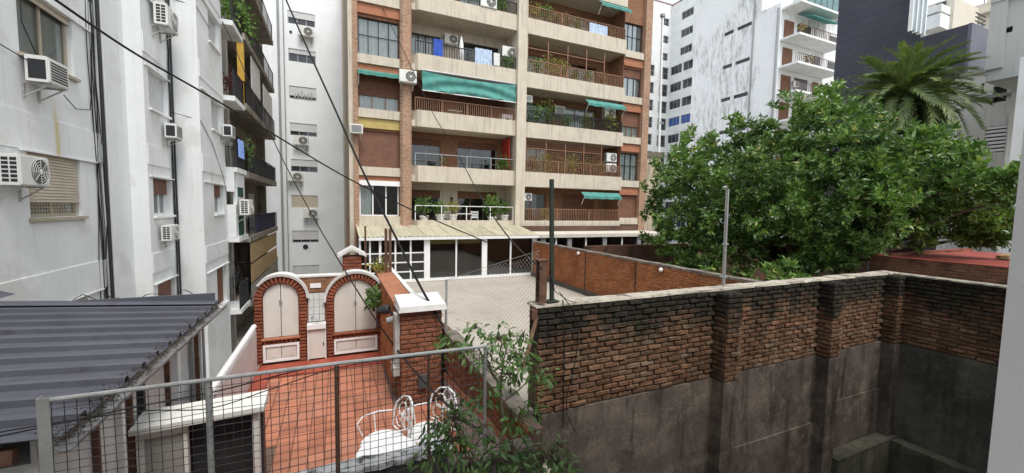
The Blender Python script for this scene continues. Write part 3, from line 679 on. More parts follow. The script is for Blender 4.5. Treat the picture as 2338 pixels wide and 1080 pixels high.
sub(o, 'body', white_metal, lambda q: q.box(8.5, 20.85, T[2] - .5, 9.1, 21.4, T[2] + .36)); sub(o, 'door', dark_pane, lambda q: q.tube([(8.8, 20.85, T[2] - .02), (8.8, 20.83, T[2] - .02)], .18, 16))
o = thing('wall_box', 'yellow box sticking out of the brick house side wall near the top', 'box', (.5, 27.5, 13.6))
sub(o, 'lid', mat('mustard_paint', (.5, .36, .1), .1, 3, .6), lambda q: q.box(-.1, 27.0, 13.6, .618, 28.2, 14.3)); sub(o, 'underside', dark_metal, lambda q: q.box(-.08, 27.02, 13.3, .618, 28.18, 13.598))

# ------------------------------------------------------------------ glazed gallery in front of the brick house
gl = thing('glazed_gallery', 'white framed glazed gallery under yellowish roof sheets below the brick house', 'gallery', (5, 18, -3.4))
GB, GT, GY = -3.36, -1.47, 18.0
gx = lambda px: on('Y', GY, px, 590).x
fr_ = MB(); fr_.box(.9, GY, GT - .02, 9.3, GY + .1, GT + .12); fr_.box(.9, GY - .03, GB - .02, 9.3, GY + .12, GB + .1)
for px, w_ in ((822, .08), (868, .10), (975, .26), (1106, .26), (1220, .22)): x = gx(px); fr_.box(x - w_ / 2, GY - .02, GB + .1, x + w_ / 2, GY + .11, GT - .02)
for px in (845, 903, 938, 1042, 1166): x = gx(px); fr_.box(x - .035, GY + .01, GB + .1, x + .035, GY + .07, GT - .02)
for z in (.42, .84, 1.26): fr_.box(gx(822) + .04, GY + .015, GB + z, gx(975) - .13, GY + .065, GB + z + .05)
fr_.build('window_frame', white_frame, gl)
for a, b in ((822, 868), (868, 975), (975, 1042), (1042, 1106), (1106, 1166), (1166, 1220)):
    sub(gl, 'pane', glass, lambda q: q.box(gx(a) + .05, GY + .037, GB + .1, gx(b) - .05, GY + .043, GT - .02))
sub(gl, 'base_wall', mat('base_render', (.55, .53, .49), .1, 2, .9, streak=((.2, .18, .15), .55, .75, .6)), lambda q: q.box(.9, GY - .01, -6.5, 9.3, GY + .14, GB - .022))
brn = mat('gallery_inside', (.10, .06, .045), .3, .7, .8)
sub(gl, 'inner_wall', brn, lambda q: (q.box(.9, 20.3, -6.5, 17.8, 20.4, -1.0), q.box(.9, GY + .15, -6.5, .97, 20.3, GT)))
sub(gl, 'inner_floor', conc, lambda q: q.box(.98, GY + .15, -3.45, 17.6, 20.3, -3.38))
sub(gl, 'blind', yellow_panel, lambda q: slats(q, PY(GY + .3), gx(985), gx(1100), GT - .25, GT - .05, 0, .05))
rsheet = mat('yellowed_roof_sheet', (.46, .425, .31), .12, 2, .6, streak=((.3, .24, .15), .55, .8, .6), rnd=.08)
n = 15
for k in range(n):
    x0 = .86 + k * (9.35 - .86) / n; x1 = .86 + (k + 1) * (9.35 - .86) / n; mb = MB(); m_ = 12; vs_ = []
    for j, (y, z) in enumerate(((GY - .12, GT + .13), (20.66, -.94))):
        for i in range(m_ + 1): vs_.append((x0 + (x1 - x0 + .03) * i / m_, y, z + .022 * math.cos(i * math.pi / 2) + .005 * (k % 2)))
    mb.add(vs_, [(i, i + 1, i + m_ + 2, i + m_ + 1) for i in range(m_)]); mb.build('roof_sheet', rsheet, gl)
sub(gl, 'gutter', white_metal, lambda q: q.bar((.86, GY - .14, GT + .05), (9.35, GY - .14, GT + .05), .1, .12))
# right-hand continuation with grey posts and flat slab
g2 = thing('grey_veranda', 'dark veranda with grey posts behind the orange brick wall', 'veranda', (13, 18.4, -3.4))
sub(g2, 'roof_slab', mat('pale_slab', (.6, .56, .48), .1, 2, .9, streak=((.2, .18, .15), .55, .75, .6)), lambda q: q.box(9.36, 17.9, GT - .02, 18.4, 20.5, GT + .16))
for px in (1240, 1300, 1380, 1458): 
    x = gx(px); sub(g2, 'post', grey_metal, lambda q: q.box(x - .13, 18.0, -3.5, x + .13, 18.15, GT - .022))
for px in (1270, 1338, 1420): x = gx(px); sub(g2, 'mullion', white_metal, lambda q: q.box(x - .04, 18.04, -3.5, x + .04, 18.1, GT - .022))
sub(g2, 'pane', glass, lambda q: q.box(9.5, 18.068, -3.5, 18.3, 18.074, GT - .022))
sub(g2, 'back_wall', interior, lambda q: q.box(9.5, 20.25, -6.5, 18.3, 20.298, GT - .03))
# ------------------------------------------------------------------ real bricks
def brick_mesh(name, m, Lb, Hb, D, rg, j=.006):
    a, b = Lb / 2, Hb / 2; J = lambda: rg.uniform(-j, j)
    back = [(-a, .03, -b), (a, .03, -b), (a, .03, b), (-a, .03, b)]
    mid = [(-a + J(), -D * .45 + J() * .5, -b + J()), (a + J(), -D * .45, -b + J()), (a + J(), -D * .45, b + J()), (-a + J(), -D * .45, b + J())]
    ins = .010; fr = [(-a + ins + J(), -D + J() * .6, -b + ins), (a - ins + J(), -D + J() * .6, -b + ins), (a - ins + J(), -D + J() * .6, b - ins), (-a + ins + J(), -D + J() * .6, b - ins)]
    mb = MB(); mb.v = back + mid + fr
    for i in range(4):
        k = (i + 1) % 4; mb.f += [(i, k, 4 + k, 4 + i), (4 + i, 4 + k, 8 + k, 8 + i)]
    mb.f.append((8, 9, 10, 11)); return mb
def brick_field(par, frame, u0, u1, z0, rows, course, Lb, m, D=.035, seed=1, maxind=300, joint=.014, skip=None, near=None, j=.006):
    """running-bond bricks; the nearest maxind are objects, the rest one joined part"""
    rg = random.Random(seed); Hb = course - joint
    full = [brick_mesh('brick', m, Lb - joint, Hb, D, rg, j) for _ in range(8)]
    fm = [b.mesh('brick', m) for b in full]
    spots = []
    for r_ in range(rows):
        u = u0 - (Lb / 2 if r_ % 2 else 0)
        while u < u1 - .03:
            a, b = max(u, u0), min(u + Lb, u1)
            if b - a > .06 and not (skip and skip((a + b) / 2, z0 + (r_ + .5) * course)): spots.append(((a + b) / 2, z0 + (r_ + .5) * course, (b - a) / Lb))
            u += Lb
    spots.sort(key=near or (lambda s: s[0]))
    rest = MB()
    for k, (u, z, s_) in enumerate(spots):
        M = frame @ Matrix.Translation((u, rg.uniform(-.008, .006), z)) @ Matrix.Rotation(rg.gauss(0, .008), 4, 'Y') @ Matrix.Diagonal((s_ * rg.uniform(.97, 1.0), rg.uniform(.7, 1.3), rg.uniform(.92, 1.03), 1))
        v = rg.randrange(8)
        if k < maxind: link('brick', fm[v], par, M)
        else: rest.add([M @ Vector(p) for p in full[v].v], full[v].f)
    if rest.v: rest.build('brick_courses', m, par, kind='stuff')
FY = lambda y: Matrix.Translation((0, y, 0))                               # field facing -Y, u = X
FX = lambda x: Matrix.Translation((x, 0, 0)) @ Matrix.Rotation(R(-90), 4, 'Z')   # field facing -X, u = -Y
def old_brick_mat(name, cs, stain, sz0=None, sz1=None, mort=False):
    m = NM(name, .92, .1); r = m.rand()
    k = m.mix(m.rng(r, 0, .55), cs[0], cs[1]); k = m.mix(m.rng(r, .6, 1), k, cs[2])
    k = m.mix(m.rng(m.noise(14, 6, ro=.7), .42, .7, 0, .75), k, tuple(x * .4 for x in cs[0]))
    k = m.mix(m.rng(m.noise(35, 3), .62, .72, 0, .55), k, (.36, .31, .25))
    k = m.mix(m.rng(m.noise(1.1, 5), .48, .62, 0, .55), k, tuple(x * .5 for x in cs[0]))
    if sz0 is not None:
        k = m.mix(m.rng(m.noise(1.7, 8, m.map((1.6, 1.6, .5), (2, 0, 1)), .72), .5, .68, 0, .75), k, tuple(x * .28 for x in cs[0]))
        k = m.mix(m.rng(m.noise(6, 6, ro=.7), .55, .72, 0, .5), k, (.09, .075, .06))
        z = m.math('SUBTRACT', m.xyz()[2], CZ)
        f = m.math('ADD', m.rng(z, sz0, sz1, -.2, 1.35), m.math('MULTIPLY', m.math('SUBTRACT', m.noise(1.4, 8, m.map((1, 1, .5)), .7), .5), 3.4))
        f = m.math('ADD', f, m.math('MULTIPLY', m.math('SUBTRACT', r, .5), .5))
        f2 = m.math('MULTIPLY', m.rng(f, .3, 1.0), m.rng(m.noise(22, 4), .25, .45, .6, 1))
        k = m.mix(f2, k, stain)
        g = m.rng(m.noise(3.5, 6), .58, .7, 0, .6)
        k = m.mix(m.math('MULTIPLY', g, f2), k, (.05, .06, .02))
    m.col(k); m.bump(m.noise(55, 6, ro=.7), .8, .012); return m.m
old_brick = old_brick_mat('weathered_brick', [(.15, .085, .053), (.255, .135, .077), (.25, .18, .12)], (.033, .030, .024), -2.4, -1.5)
old_mortar = old_brick_mat('weathered_mortar', [(.12, .095, .072), (.17, .135, .105), (.15, .12, .09)], (.026, .024, .019), -2.4, -1.5)
pier_brick = old_brick_mat('smooth_brick', [(.25, .095, .055), (.32, .125, .07), (.28, .13, .08)], (0, 0, 0))
arch_brick = old_brick_mat('arch_brick', [(.27, .085, .05), (.36, .12, .065), (.22, .075, .05)], (0, 0, 0))
mortar_m = mat('dark_mortar', (.17, .11, .085), .2, 6, .95, bump=.4)
def plaster_mat(name, base, k1, k2, seed=0):
    m = NM(name, .93, .1)
    k = m.mix(m.rng(m.noise(.9, 9, m.map(loc=(seed, 0, 0)), .72), .4, .62), tuple(x * .6 for x in base), tuple(x * 1.35 for x in base))
    k = m.mix(m.rng(m.noise(2.6, 9, m.map(loc=(0, seed, 5)), .75), .5, .68, 0, .75), k, k1)
    k = m.mix(m.rng(m.noise(1.6, 7, m.map((2.6, 2.6, .3), (seed, 1, 0)), .65), .52, .72, 0, .85), k, k2)
    k = m.mix(m.rng(m.noise(60, 3), .6, .75, 0, .4), k, (.2, .19, .17))
    m.col(k); m.bump(m.noise(16, 9, ro=.75), .9, .02); return m.m
plaster = plaster_mat('stained_plaster', (.14, .113, .094), (.29, .24, .19), (.03, .025, .021))
plaster_d = plaster_mat('mossy_plaster', (.10, .095, .082), (.15, .15, .11), (.03, .03, .027), 4)

# ------------------------------------------------------------------ neighbour's pale roof terrace, orange wall, shed
m = NM('terrace_tile', .85, .2)
bt = m.n('ShaderNodeTexBrick'); bt.offset = 0; bt.inputs['Scale'].default_value = 1; bt.inputs['Brick Width'].default_value = .3; bt.inputs['Row Height'].default_value = .3; bt.inputs['Mortar Size'].default_value = .006
bt.inputs['Color1'].default_value = rgba((.44, .40, .34)); bt.inputs['Color2'].default_value = rgba((.41, .375, .325)); bt.inputs['Mortar'].default_value = rgba((.36, .33, .28)); m.l(m.P, bt.inputs['Vector'])
m.col(m.mix(m.rng(m.noise(2.4, 8, ro=.7), .55, .72, 0, .6), m.mix(m.rng(m.noise(.5, 7), .42, .66, 0, .65), bt.outputs['Color'], (.33, .30, .25)), (.25, .23, .19)))
struct('terrace_floor', MB().box(1.78, 5.16, -6.5, 9.04, 17.98, -3.4).box(1.78, 3.9, -6.5, 2.56, 5.158, -3.402), m.m)
ow = thing('orange_brick_wall', 'long orange brick wall along the pale terrace', 'wall', (9.15, 11, -6.5))
obrick = old_brick_mat('orange_wall_brick', [(.40, .145, .06), (.52, .20, .085), (.46, .20, .10)], (0, 0, 0))
sub(ow, 'wall', mat('tan_mortar', (.27, .18, .12), .2, 5, .95, bump=.4), lambda q: q.box(9.062, 5.2, -6.5, 9.28, 17.9, -1.70))
brick_field(ow, FX(9.062), -17.88, -5.22, -3.22, 20, .076, .262, obrick, .022, 41, 300, joint=.013, near=lambda s: abs(s[0] + 12))
sub(ow, 'coping', mat('dark_coping', (.2, .17, .14), .3, 3, .9, blotch=((.05, .05, .04), .5, .65, 4), bump=.5), lambda q: [q.box(9.03 - .01 * (k % 2), 5.2 + .5 * k, -1.698, 9.30, 5.2 + .5 * k + .497, -1.64 + .006 * (k % 3)) for k in range(25)])
sub(ow, 'base_strip', mat('dark_strip', (.1, .09, .08), .2, 3, .9), lambda q: q.box(8.98, 5.2, -3.396, 9.048, 17.9, -3.22))  # darker strip along the foot of the wall
for y in (10.3, 13.2): sub(ow, 'conduit', dark_metal, lambda q: q.tube([(9.03, y, -3.3), (9.03, y, -1.72)], .018, 6))
for y, lb in ((13.6, 'round white lamp on the orange wall nearer the gallery'), (9.1, 'round white lamp on the orange wall farther from the gallery')):
    o = thing('globe_lamp', lb, 'lamp', (9.0, y, -1.9)); sub(o, 'globe', white_metal, lambda q: q.lathe([(.015, -.065), (.045, -.045), (.065, 0), (.045, .045), (.015, .065)], (8.95, y, -1.78), 10)); sub(o, 'bracket', dark_metal, lambda q: q.bar((8.93, y, -1.85), (9.05, y, -1.85), .03))
gw = sub(None, 'garden_wall', brickmat('dark_garden_brick', (.10, .05, .035), (.15, .075, .05), (.09, .07, .055), dirt=((.03, .03, .02), .5, .65)), lambda q: q.box(9.3, 13.5, -6.5, 30, 13.75, -1.5)); tag(gw, 'dark brick garden wall under the big tree', 'wall')
shd = thing('brick_shed', 'low brick outbuilding with red painted flat roof at the right', 'shed', (16, 3, -6.5))
sub(shd, 'wall', brickmat('shed_brick', (.23, .10, .06), (.31, .14, .085), (.15, .12, .09), .26, .075, .014, .6, dirt=((.03, .027, .02), .5, .66)), lambda q: (q.box(13.5, -2, -6.5, 19.5, 6.04, -1.2), q.box(13.5, -2, -1.199, 13.62, 6.04, -1.125), q.box(13.622, 5.92, -1.199, 19.5, 6.04, -1.10)))
redp = mat('red_roof_paint', (.26, .06, .045), .2, 1.4, .7, blotch=((.14, .06, .05), .55, .75, 3), bump=.2)
sub(shd, 'roof', redp, lambda q: (q.box(13.624, -1.9, -1.198, 19.4, 5.918, -1.165), q.box(13.49, -2.0, -1.123, 13.63, 6.05, -1.11), q.box(13.632, 5.91, -1.098, 19.5, 6.05, -1.085)))
o = MB().lathe([(.02, 0), (.22, .02), (.2, .1), (.05, .15)], (16.6, 4.4, -1.158), 9).build('roof_lump', mat('ochre_bag', (.45, .33, .16), .2, 5, .8)); tag(o, 'small ochre bag lying on the red shed roof', 'bag')

# ------------------------------------------------------------------ big weathered brick wall in front
fwall = thing('weathered_brick_wall', 'long mouldy brick wall with plastered lower half in the right foreground', 'wall', (7, 5, -6.5))
ZT, ZP = -1.40, -2.965
sub(fwall, 'core', old_mortar, lambda q: q.box(2.58, 4.93, -6.5, 12.25, 5.15, ZT - .002))
sub(fwall, 'plaster', plaster, lambda q: (q.box(2.585, 4.885, -6.5, 11.98, 4.928, ZP - .01), q.box(6.62, 4.85, -6.5, 9.2, 4.883, -4.42), q.box(9.62, 4.85, -6.5, 11.9, 4.883, -4.1)))
pil = [(6.12, 6.5), (9.2, 9.58), (11.72, 11.98)]
inp = lambda u, z: any(a - .02 < u < b + .02 for a, b in pil)
brick_field(fwall, FY(4.93), 2.59, 11.98, ZP, 18, .0867, .29, old_brick, .036, 11, 300, skip=inp, j=.011, joint=.018)
for a, b in pil:
    sub(fwall, 'pilaster_core', old_mortar, lambda q: q.box(a + .03, 4.68, ZP, b - .03, 4.93, ZT))
    sub(fwall, 'pilaster_base', plaster, lambda q: q.box(a, 4.65, -6.5, b, 4.929, ZP - .012))
    brick_field(fwall, FY(4.68), a, b, ZP, 18, .0867, (b - a) / 1.5 + .01, old_brick, .035, int(a), 0, joint=.016)
    brick_field(fwall, FX(a + .03), -4.92, -4.68, ZP, 18, .0867, .26, old_brick, .035, int(a) + 3, 0, joint=.016)
def coping(q):
    rg = random.Random(4); x = 2.55
    while x < 12.3:
        w_ = rg.uniform(.3, .9); w_ = min(w_, 12.3 - x); j = lambda: rg.uniform(-.012, .012)
        zt = ZT + .03
        q.hexa([(x, 4.90 + j(), ZT), (x + w_, 4.90 + j(), ZT), (x + w_, 5.19, ZT), (x, 5.19, ZT), (x + .005, 4.91 + j(), zt + j()), (x + w_ - .005, 4.91 + j(), zt + j()), (x + w_ - .005, 5.18, zt + j()), (x + .005, 5.18, zt + j())]); x += w_
sub(fwall, 'coping', mat('cement_coping', (.42, .38, .31), .2, 4, .9, blotch=((.05, .048, .035), .52, .66, 5), bump=.7, bsc=30, bdist=.012), coping)
rwall = thing('return_brick_wall', 'mouldy brick wall returning towards the camera at the right corner', 'wall', (12.1, 2, -6.5))
sub(rwall, 'core', old_mortar, lambda q: q.box(12.02, -3, -6.5, 12.25, 4.928, ZT - .002))
sub(rwall, 'plaster', plaster_d, lambda q: q.box(11.98, -3, -6.5, 12.018, 4.88, ZP - .01))
brick_field(rwall, FX(12.02), -4.90, 2.9, ZP, 18, .0867, .29, old_brick, .036, 5, 300, j=.011, joint=.018)
sub(rwall, 'coping', mat('mossy_coping', (.3, .28, .22), .25, 4, .9, blotch=((.04, .04, .03), .5, .66, 5), bump=.6, bsc=30, bdist=.012), lambda q: q.box(11.95, -3, ZT, 12.3, 4.87, ZT + .03))
kerb = thing('patio_kerb', 'mossy concrete kerb along the foot of the corner walls', 'kerb', (11, 4, -6.5))
moss = plaster_mat('mossy_concrete', (.115, .11, .085), (.05, .06, .025), (.03, .034, .02), 2)
sub(kerb, 'kerb_back', moss, lambda q: q.box(9.6, 4.55, -6.5, 11.97, 4.845, -5.18)); sub(kerb, 'kerb_side', moss, lambda q: q.box(11.68, -3, -6.5, 11.975, 4.545, -5.2))
# posts on the wall
o = tag(sub(None, 'iron_post', mat('green_black_paint', (.035, .045, .035), .3, 6, .6, blotch=((.1, .06, .04), .6, .7, 8)), lambda q: (q.bar((2.87, 5.02, ZT + .05), (2.82, 5.02, .42), .05), q.box(2.78, 4.95, ZT + .05, 2.96, 5.1, ZT + .065))), 'tall dark iron post standing on the left end of the mouldy wall', 'post')
o = tag(sub(None, 'brown_post', rust, lambda q: (q.box(2.62, 4.94, ZT + .05, 2.74, 4.96, -.74), q.box(2.62, 5.04, ZT + .05, 2.74, 5.06, -.74), q.box(2.67, 4.96, ZT + .05, 2.69, 5.04, -.74), q.box(2.60, 4.93, -.74, 2.76, 5.07, -.72))), 'short thick rust-brown steel post at the left end of the mouldy wall', 'post')
o = thing('grey_post', 'thin grey post with bent top on the middle of the mouldy wall', 'post', (6.45, 5.0, ZT))
sub(o, 'shaft', galv, lambda q: (q.bar((6.46, 5.03, ZT + .05), (6.43, 5.03, .4), .05, .03), q.bar((6.49, 5.05, ZT + .05), (6.47, 5.05, .36), .02)))
sub(o, 'cap', galv, lambda q: (q.tube([(6.43, 5.03, .38), (6.38, 5.02, .44), (6.30, 5.02, .43)], .02, 6), q.box(6.40, 5.0, -1.2, 6.52, 5.08, -1.17), q.box(6.40, 5.0, -.6, 6.50, 5.06, -.57)))
o = thing('iron_brace', 'slanting dark iron brace at the end of the mouldy wall', 'brace', (2.4, 4.7, -2.1)); sub(o, 'bar', rust, lambda q: q.bar((2.62, 4.97, -1.5), (2.15, 4.45, -2.05), .05, .03)); sub(o, 'plate', rust, lambda q: q.box(2.5, 4.9, -1.56, 2.579, 5.0, -1.42))
def hcab(pts, r_, label):
    return tag(MB().tube(pts, r_, 5).build('hanging_cable', black_rub), label, 'cable')
hcab([(2.96, 4.86, -1.3), (2.98, 4.85, -1.6), (3.0, 4.84, -2.4), (3.0, 4.83, -3.2)], .009, 'black cable hanging straight down the left end of the mouldy wall')
hcab([(2.95, 4.95, -1.2), (3.1, 4.85, -1.42), (3.23, 4.84, -1.7), (3.2, 4.84, -2.2), (3.05, 4.83, -2.75), (3.06, 4.83, -3.0), (3.22, 4.83, -3.3)], .007, 'thinner black cable looping down the left end of the mouldy wall')
hcab([(2.80, 5.0, -.9), (2.9, 4.98, -1.2), (3.1, 4.93, -1.34), (3.2, 4.86, -1.36)], .006, 'short black wire from the iron post onto the wall top')
tag(MB().tube([(2.42, 4.55, -2.7), (2.42, 4.55, -3.6), (2.40, 4.5, -4.4)], .055, 10).build('drain_pipe', mat('black_pipe', (.015, .015, .015), .2, 5, .4)), 'thick black drain pipe behind the shrub left of the mouldy wall', 'pipe')

# ------------------------------------------------------------------ small tiled terrace with the arched cupboards
FZ = -3.20
struct('patio_slab', MB().box(-1.42, 3.3, -6.5, 1.62, 9.3, FZ - .02), mortar_m)
tile_m = mat('orange_tile', (.42, .165, .098), .16, 2.2, .66, .3, rnd=.2, blotch=((.33, .17, .115), .48, .7, 2.2), bump=.2)
tl = bpy.data.objects['patio_slab']
ti = MB().hexa([(-.096, -.096, -.02), (.096, -.096, -.02), (.096, .096, -.02), (-.096, .096, -.02), (-.092, -.092, 0), (.092, -.092, 0), (.092, .092, 0), (-.092, .092, 0)]).mesh('tile', tile_m)
rg = random.Random(8); sp = []
for i in range(14):
    for j in range(27):
        x, y = -1.06 + .197 * i, 3.45 + .197 * j
        if y > 8.25 or (x > .82 and y > 6.25) or x > 1.56 or (x < -.72 and 4.8 < y < 6.0): continue
        sp.append((x, y))
sp.sort(key=lambda p: p[1]); rest = MB()
for k, (x, y) in enumerate(sp):
    M = Matrix.Translation((x, y, FZ + rg.uniform(-.002, .003))) @ Matrix.Rotation(rg.gauss(0, .006), 4, 'Z')
    if k < 300: link('tile', ti, tl, M)
    else: rest.add([M @ v.co for v in ti.vertices], [tuple(p.vertices) for p in ti.polygons])
if rest.v: rest.build('tile_field', tile_m, tl, kind='stuff')
redfl = mat('red_floor_paint', (.31, .065, .04), .2, 2, .55, .35, blotch=((.42, .14, .08), .55, .75, 3), bump=.15)
struct('patio_border', MB().box(-1.42, 8.32, FZ - .018, .86, 9.0, FZ + .006).box(-1.42, 3.3, FZ - .018, -1.17, 8.318, FZ + .006), redfl)
AY = 9.0
ax = lambda px: on('Y', AY, px, 720).x
az = lambda px, py: on('Y', AY, px, py).z
aw = thing('arched_brick_wall', 'brick wall with two white-edged arches at the end of the orange terrace', 'wall', (-.3, AY, FZ))
door_w = mat('cupboard_paint', (.64, .61, .56), .08, 2, .6, streak=((.42, .36, .29), .55, .78, .5), blotch=((.45, .4, .34), .66, .74, 7))
white_rough = mat('whitewash', (.64, .63, .60), .1, 5, .85, blotch=((.35, .33, .3), .62, .75, 5), bump=.4)
AR = [(ax(598), ax(682), az(640, 648), az(600, 775), 'left'), (ax(762), ax(861), az(808, 640), az(800, 758), 'right')]
core = MB(); band = MB(); vm = brick_mesh('b', arch_brick, .14, .062, .05, random.Random(3))
rg = random.Random(12); bm_ = [brick_mesh('brick', arch_brick, .135, .058, .05, rg, .004).mesh('brick', arch_brick) for _ in range(5)]
for k, (x0, x1, zt, zb, nm) in enumerate(AR):
    r_ = (x1 - x0) / 2; cx = (x0 + x1) / 2; zs = zt - r_; ro = r_ + .14; rw = ro + .055
    ang = [math.pi * i / 24 for i in range(25)]
    core.prism([(cx - ro, FZ), (cx + ro, FZ)] + [(cx + ro * math.cos(a), zs + ro * math.sin(a)) for a in ang], lambda p, t: (p[0], t, p[1]), 9.135 + .004 * k, 9.28 + .004 * k)
    arc = ang if k else ang[:20]
    for a, b in zip(arc, arc[1:]):
        for (p, q_) in ((a, b),):
            F = lambda an, rr, y: (cx + rr * math.cos(an), y, zs + rr * math.sin(an))
            band.hexa([F(p, ro + .004, 9.0), F(q_, ro + .004, 9.0), F(q_, ro + .004, 9.3), F(p, ro + .004, 9.3), F(p, rw, 8.99), F(q_, rw, 8.99), F(q_, rw, 9.32), F(p, rw, 9.32)])
    nv = int(math.pi * (r_ + .07) / .068)
    for i in range(nv):
        a = math.pi * (i + .5) / nv
        M = Matrix.Translation((cx + (r_ + .07) * math.cos(a), 9.07, zs + (r_ + .07) * math.sin(a))) @ Matrix.Rotation(-a, 4, 'Y')
        link('brick', bm_[i % 5], aw, M)
    nr = int((zs - FZ) / .068)
    for sx in (-1, 1):
        for i in range(nr): link('brick', bm_[(i * 3 + sx) % 5], aw, Matrix.Translation((cx + sx * (r_ + .07), 9.07 + rg.uniform(-.004, .004), zs - .034 - i * (zs - FZ) / nr)))
    # sill course under the doors
    for i in range(int((x1 - x0) / .075)): link('brick', bm_[i % 5], aw, Matrix.Translation((x0 + .037 + i * .075, 9.06, zb - .08)) @ Matrix.Rotation(R(90), 4, 'Y'))
    sub(aw, 'ledge', terra if k == 0 else arch_brick, lambda q: q.box(x0 - .02, 8.97, zb - .035, x1 + .02, 9.07, zb - .004))
    # cupboard with two leaves
    c = thing('arched_cupboard', ['narrower white arched double-door cupboard left of the sink', 'wider white arched double-door cupboard right of the sink'][k], 'cupboard', (cx, AY, zb))
    for s_ in (-1, 1):
        aa = [math.pi / 2 * i / 12 for i in range(13)]
        poly = [(cx + s_ * .006, zb), (cx + s_ * (r_ - .012), zb)] + [(cx + s_ * (r_ - .012) * math.cos(a), zs + (r_ - .012) * math.sin(a)) for a in aa[:-1]] + [(cx + s_ * .006, zs + r_ - .013)]
        d = MB().prism(poly, lambda p, t: (p[0], t, p[1]), 9.085, 9.12).build('door_leaf', door_w, c)
        sub(d, 'stile', door_w, lambda q: q.box(cx + s_ * .008, 9.073, zb + .01, cx + s_ * .045, 9.085, zs + r_ - .03))
    sub(c, 'handle', grey_metal, lambda q: (q.box(cx - .03, 9.058, zs - .12, cx - .012, 9.073, zs - .02), q.box(cx + .012, 9.05, zs - .1, cx + .028, 9.073, zs - .05)))
    # low box cupboard below
    zq0, zq1 = FZ + .05, zb - .13
    c2 = thing('low_cupboard', ['low white cupboard under the narrower arch', 'low white cupboard under the wider arch'][k], 'cupboard', (cx, AY, zq0))
    sub(c2, 'frame', white_frame, lambda q: (q.box(x0 + .0, 9.0, zq0, x0 + .045, 9.07, zq1), q.box(x1 - .045, 9.0, zq0, x1, 9.07, zq1), q.box(x0 + .045, 9.0, zq0, x1 - .045, 9.07, zq0 + .045), q.box(x0 + .045, 9.0, zq1 - .045, x1 - .045, 9.07, zq1)))
    for s_ in (-1, 1):
        a, b = sorted((cx + s_ * .006, cx + s_ * (r_ - .055))); e = sub(c2, 'door_leaf', door_w, lambda q: q.box(a, 9.025, zq0 + .055, b, 9.06, zq1 - .055))
        sub(e, 'panel', door_w, lambda q: q.box(a + .04, 9.017, zq0 + .09, b - .04, 9.025, zq1 - .09))
core.build('core', mortar_m, aw); band.build('arch_band', white_rough, aw)
xm0, xm1 = AR[0][1] + .14, AR[1][0] - .14
zmt = az(720, 634)
sub(aw, 'middle_wall', brick_wall_m, lambda q: (q.box(xm0 - .25, 9.1, FZ, xm1 + .25, 9.27, zmt), q.box(xm0 + .02, 9.06, az(720, 668), xm1 - .02, 9.098, zmt - .02)))
sub(aw, 'coping', white_rough, lambda q: q.box(xm0 - .4, 9.07, zmt + .002, xm1 + .5, 9.3, zmt + .035))
sub(aw, 'lamp_plate', white_frame, lambda q: q.box((xm0 + xm1) / 2 - .11, 9.035, az(720, 658), (xm0 + xm1) / 2 + .09, 9.06, az(720, 648)))
sk = thing('wash_sink', 'white wash basin with tiled back between the two arches', 'sink', ((xm0 + xm1) / 2, AY, FZ))
wt = mat('white_tile', (.62, .65, .64), .05, 3, .25, .5)
zc = az(720, 738)
for i in range(3):
    for j in range(4):
        w_ = (xm1 - xm0 - .06) / 3; h_ = (az(720, 670) - zc - .02) / 4
        sub(sk, 'wall_tile', wt, lambda q: q.box(xm0 + .03 + i * w_ + .003, 9.075, zc + .02 + j * h_ + .003, xm0 + .03 + (i + 1) * w_ - .003, 9.098, zc + .02 + (j + 1) * h_ - .003))
sub(sk, 'counter', white_frame, lambda q: (q.box(xm0 + .01, 8.90, zc - .10, xm1 - .01, 8.93, zc), q.box(xm0 + .01, 9.02, zc - .10, xm1 - .01, 9.09, zc), q.box(xm0 + .01, 8.93, zc - .10, xm0 + .1, 9.02, zc), q.box(xm1 - .05, 8.93, zc - .10, xm1 - .01, 9.02, zc)))
sub(sk, 'basin', ac_dark, lambda q: q.box(xm0 + .1, 8.93, zc - .10, xm1 - .05, 9.02, zc - .07))  # dark colour stands in for shade in the sunken basin
sub(sk, 'tap', grey_metal, lambda q: (q.tube([(xm0 + .2, 9.07, zc + .12), (xm0 + .2, 9.0, zc + .14), (xm0 + .2, 8.95, zc + .08)], .012, 6), q.tube([(xm0 + .1, 9.07, zc + .12), (xm0 + .1, 9.02, zc + .12)], .02, 6)))
cdn = sub(sk, 'cabinet_door', door_w, lambda q: q.box(xm0 + .03, 8.95, FZ + .04, xm1 - .03, 8.97, zc - .12))
sub(cdn, 'frame', white_frame, lambda q: (q.box(xm0 + .01, 8.955, FZ + .01, xm0 + .028, 8.985, zc - .102), q.box(xm1 - .028, 8.955, FZ + .01, xm1 - .01, 8.985, zc - .102)))
sub(cdn, 'knob', dark_metal, lambda q: q.box(xm1 - .07, 8.935, FZ + .3, xm1 - .05, 8.95, FZ + .36))
# chimney behind
ch = thing('small_chimney', 'small brick chimney with white gabled cap behind the right arch', 'chimney', (.31, 9.5, -1.6))
sub(ch, 'core', mortar_m, lambda q: q.box(.12, 9.34, -2.2, .5, 9.7, -1.12))
brick_field(ch, FY(9.34), .11, .51, -1.56, 6, .072, .2, arch_brick, .02, 3, 99, joint=.01)
sub(ch, 'cap', white_rough, lambda q: q.prism([(.02, -1.13), (.31, -.97), (.60, -1.13), (.60, -1.07), (.31, -.905), (.02, -1.07)], lambda p, t: (p[0], t, p[1]), 9.26, 9.78))
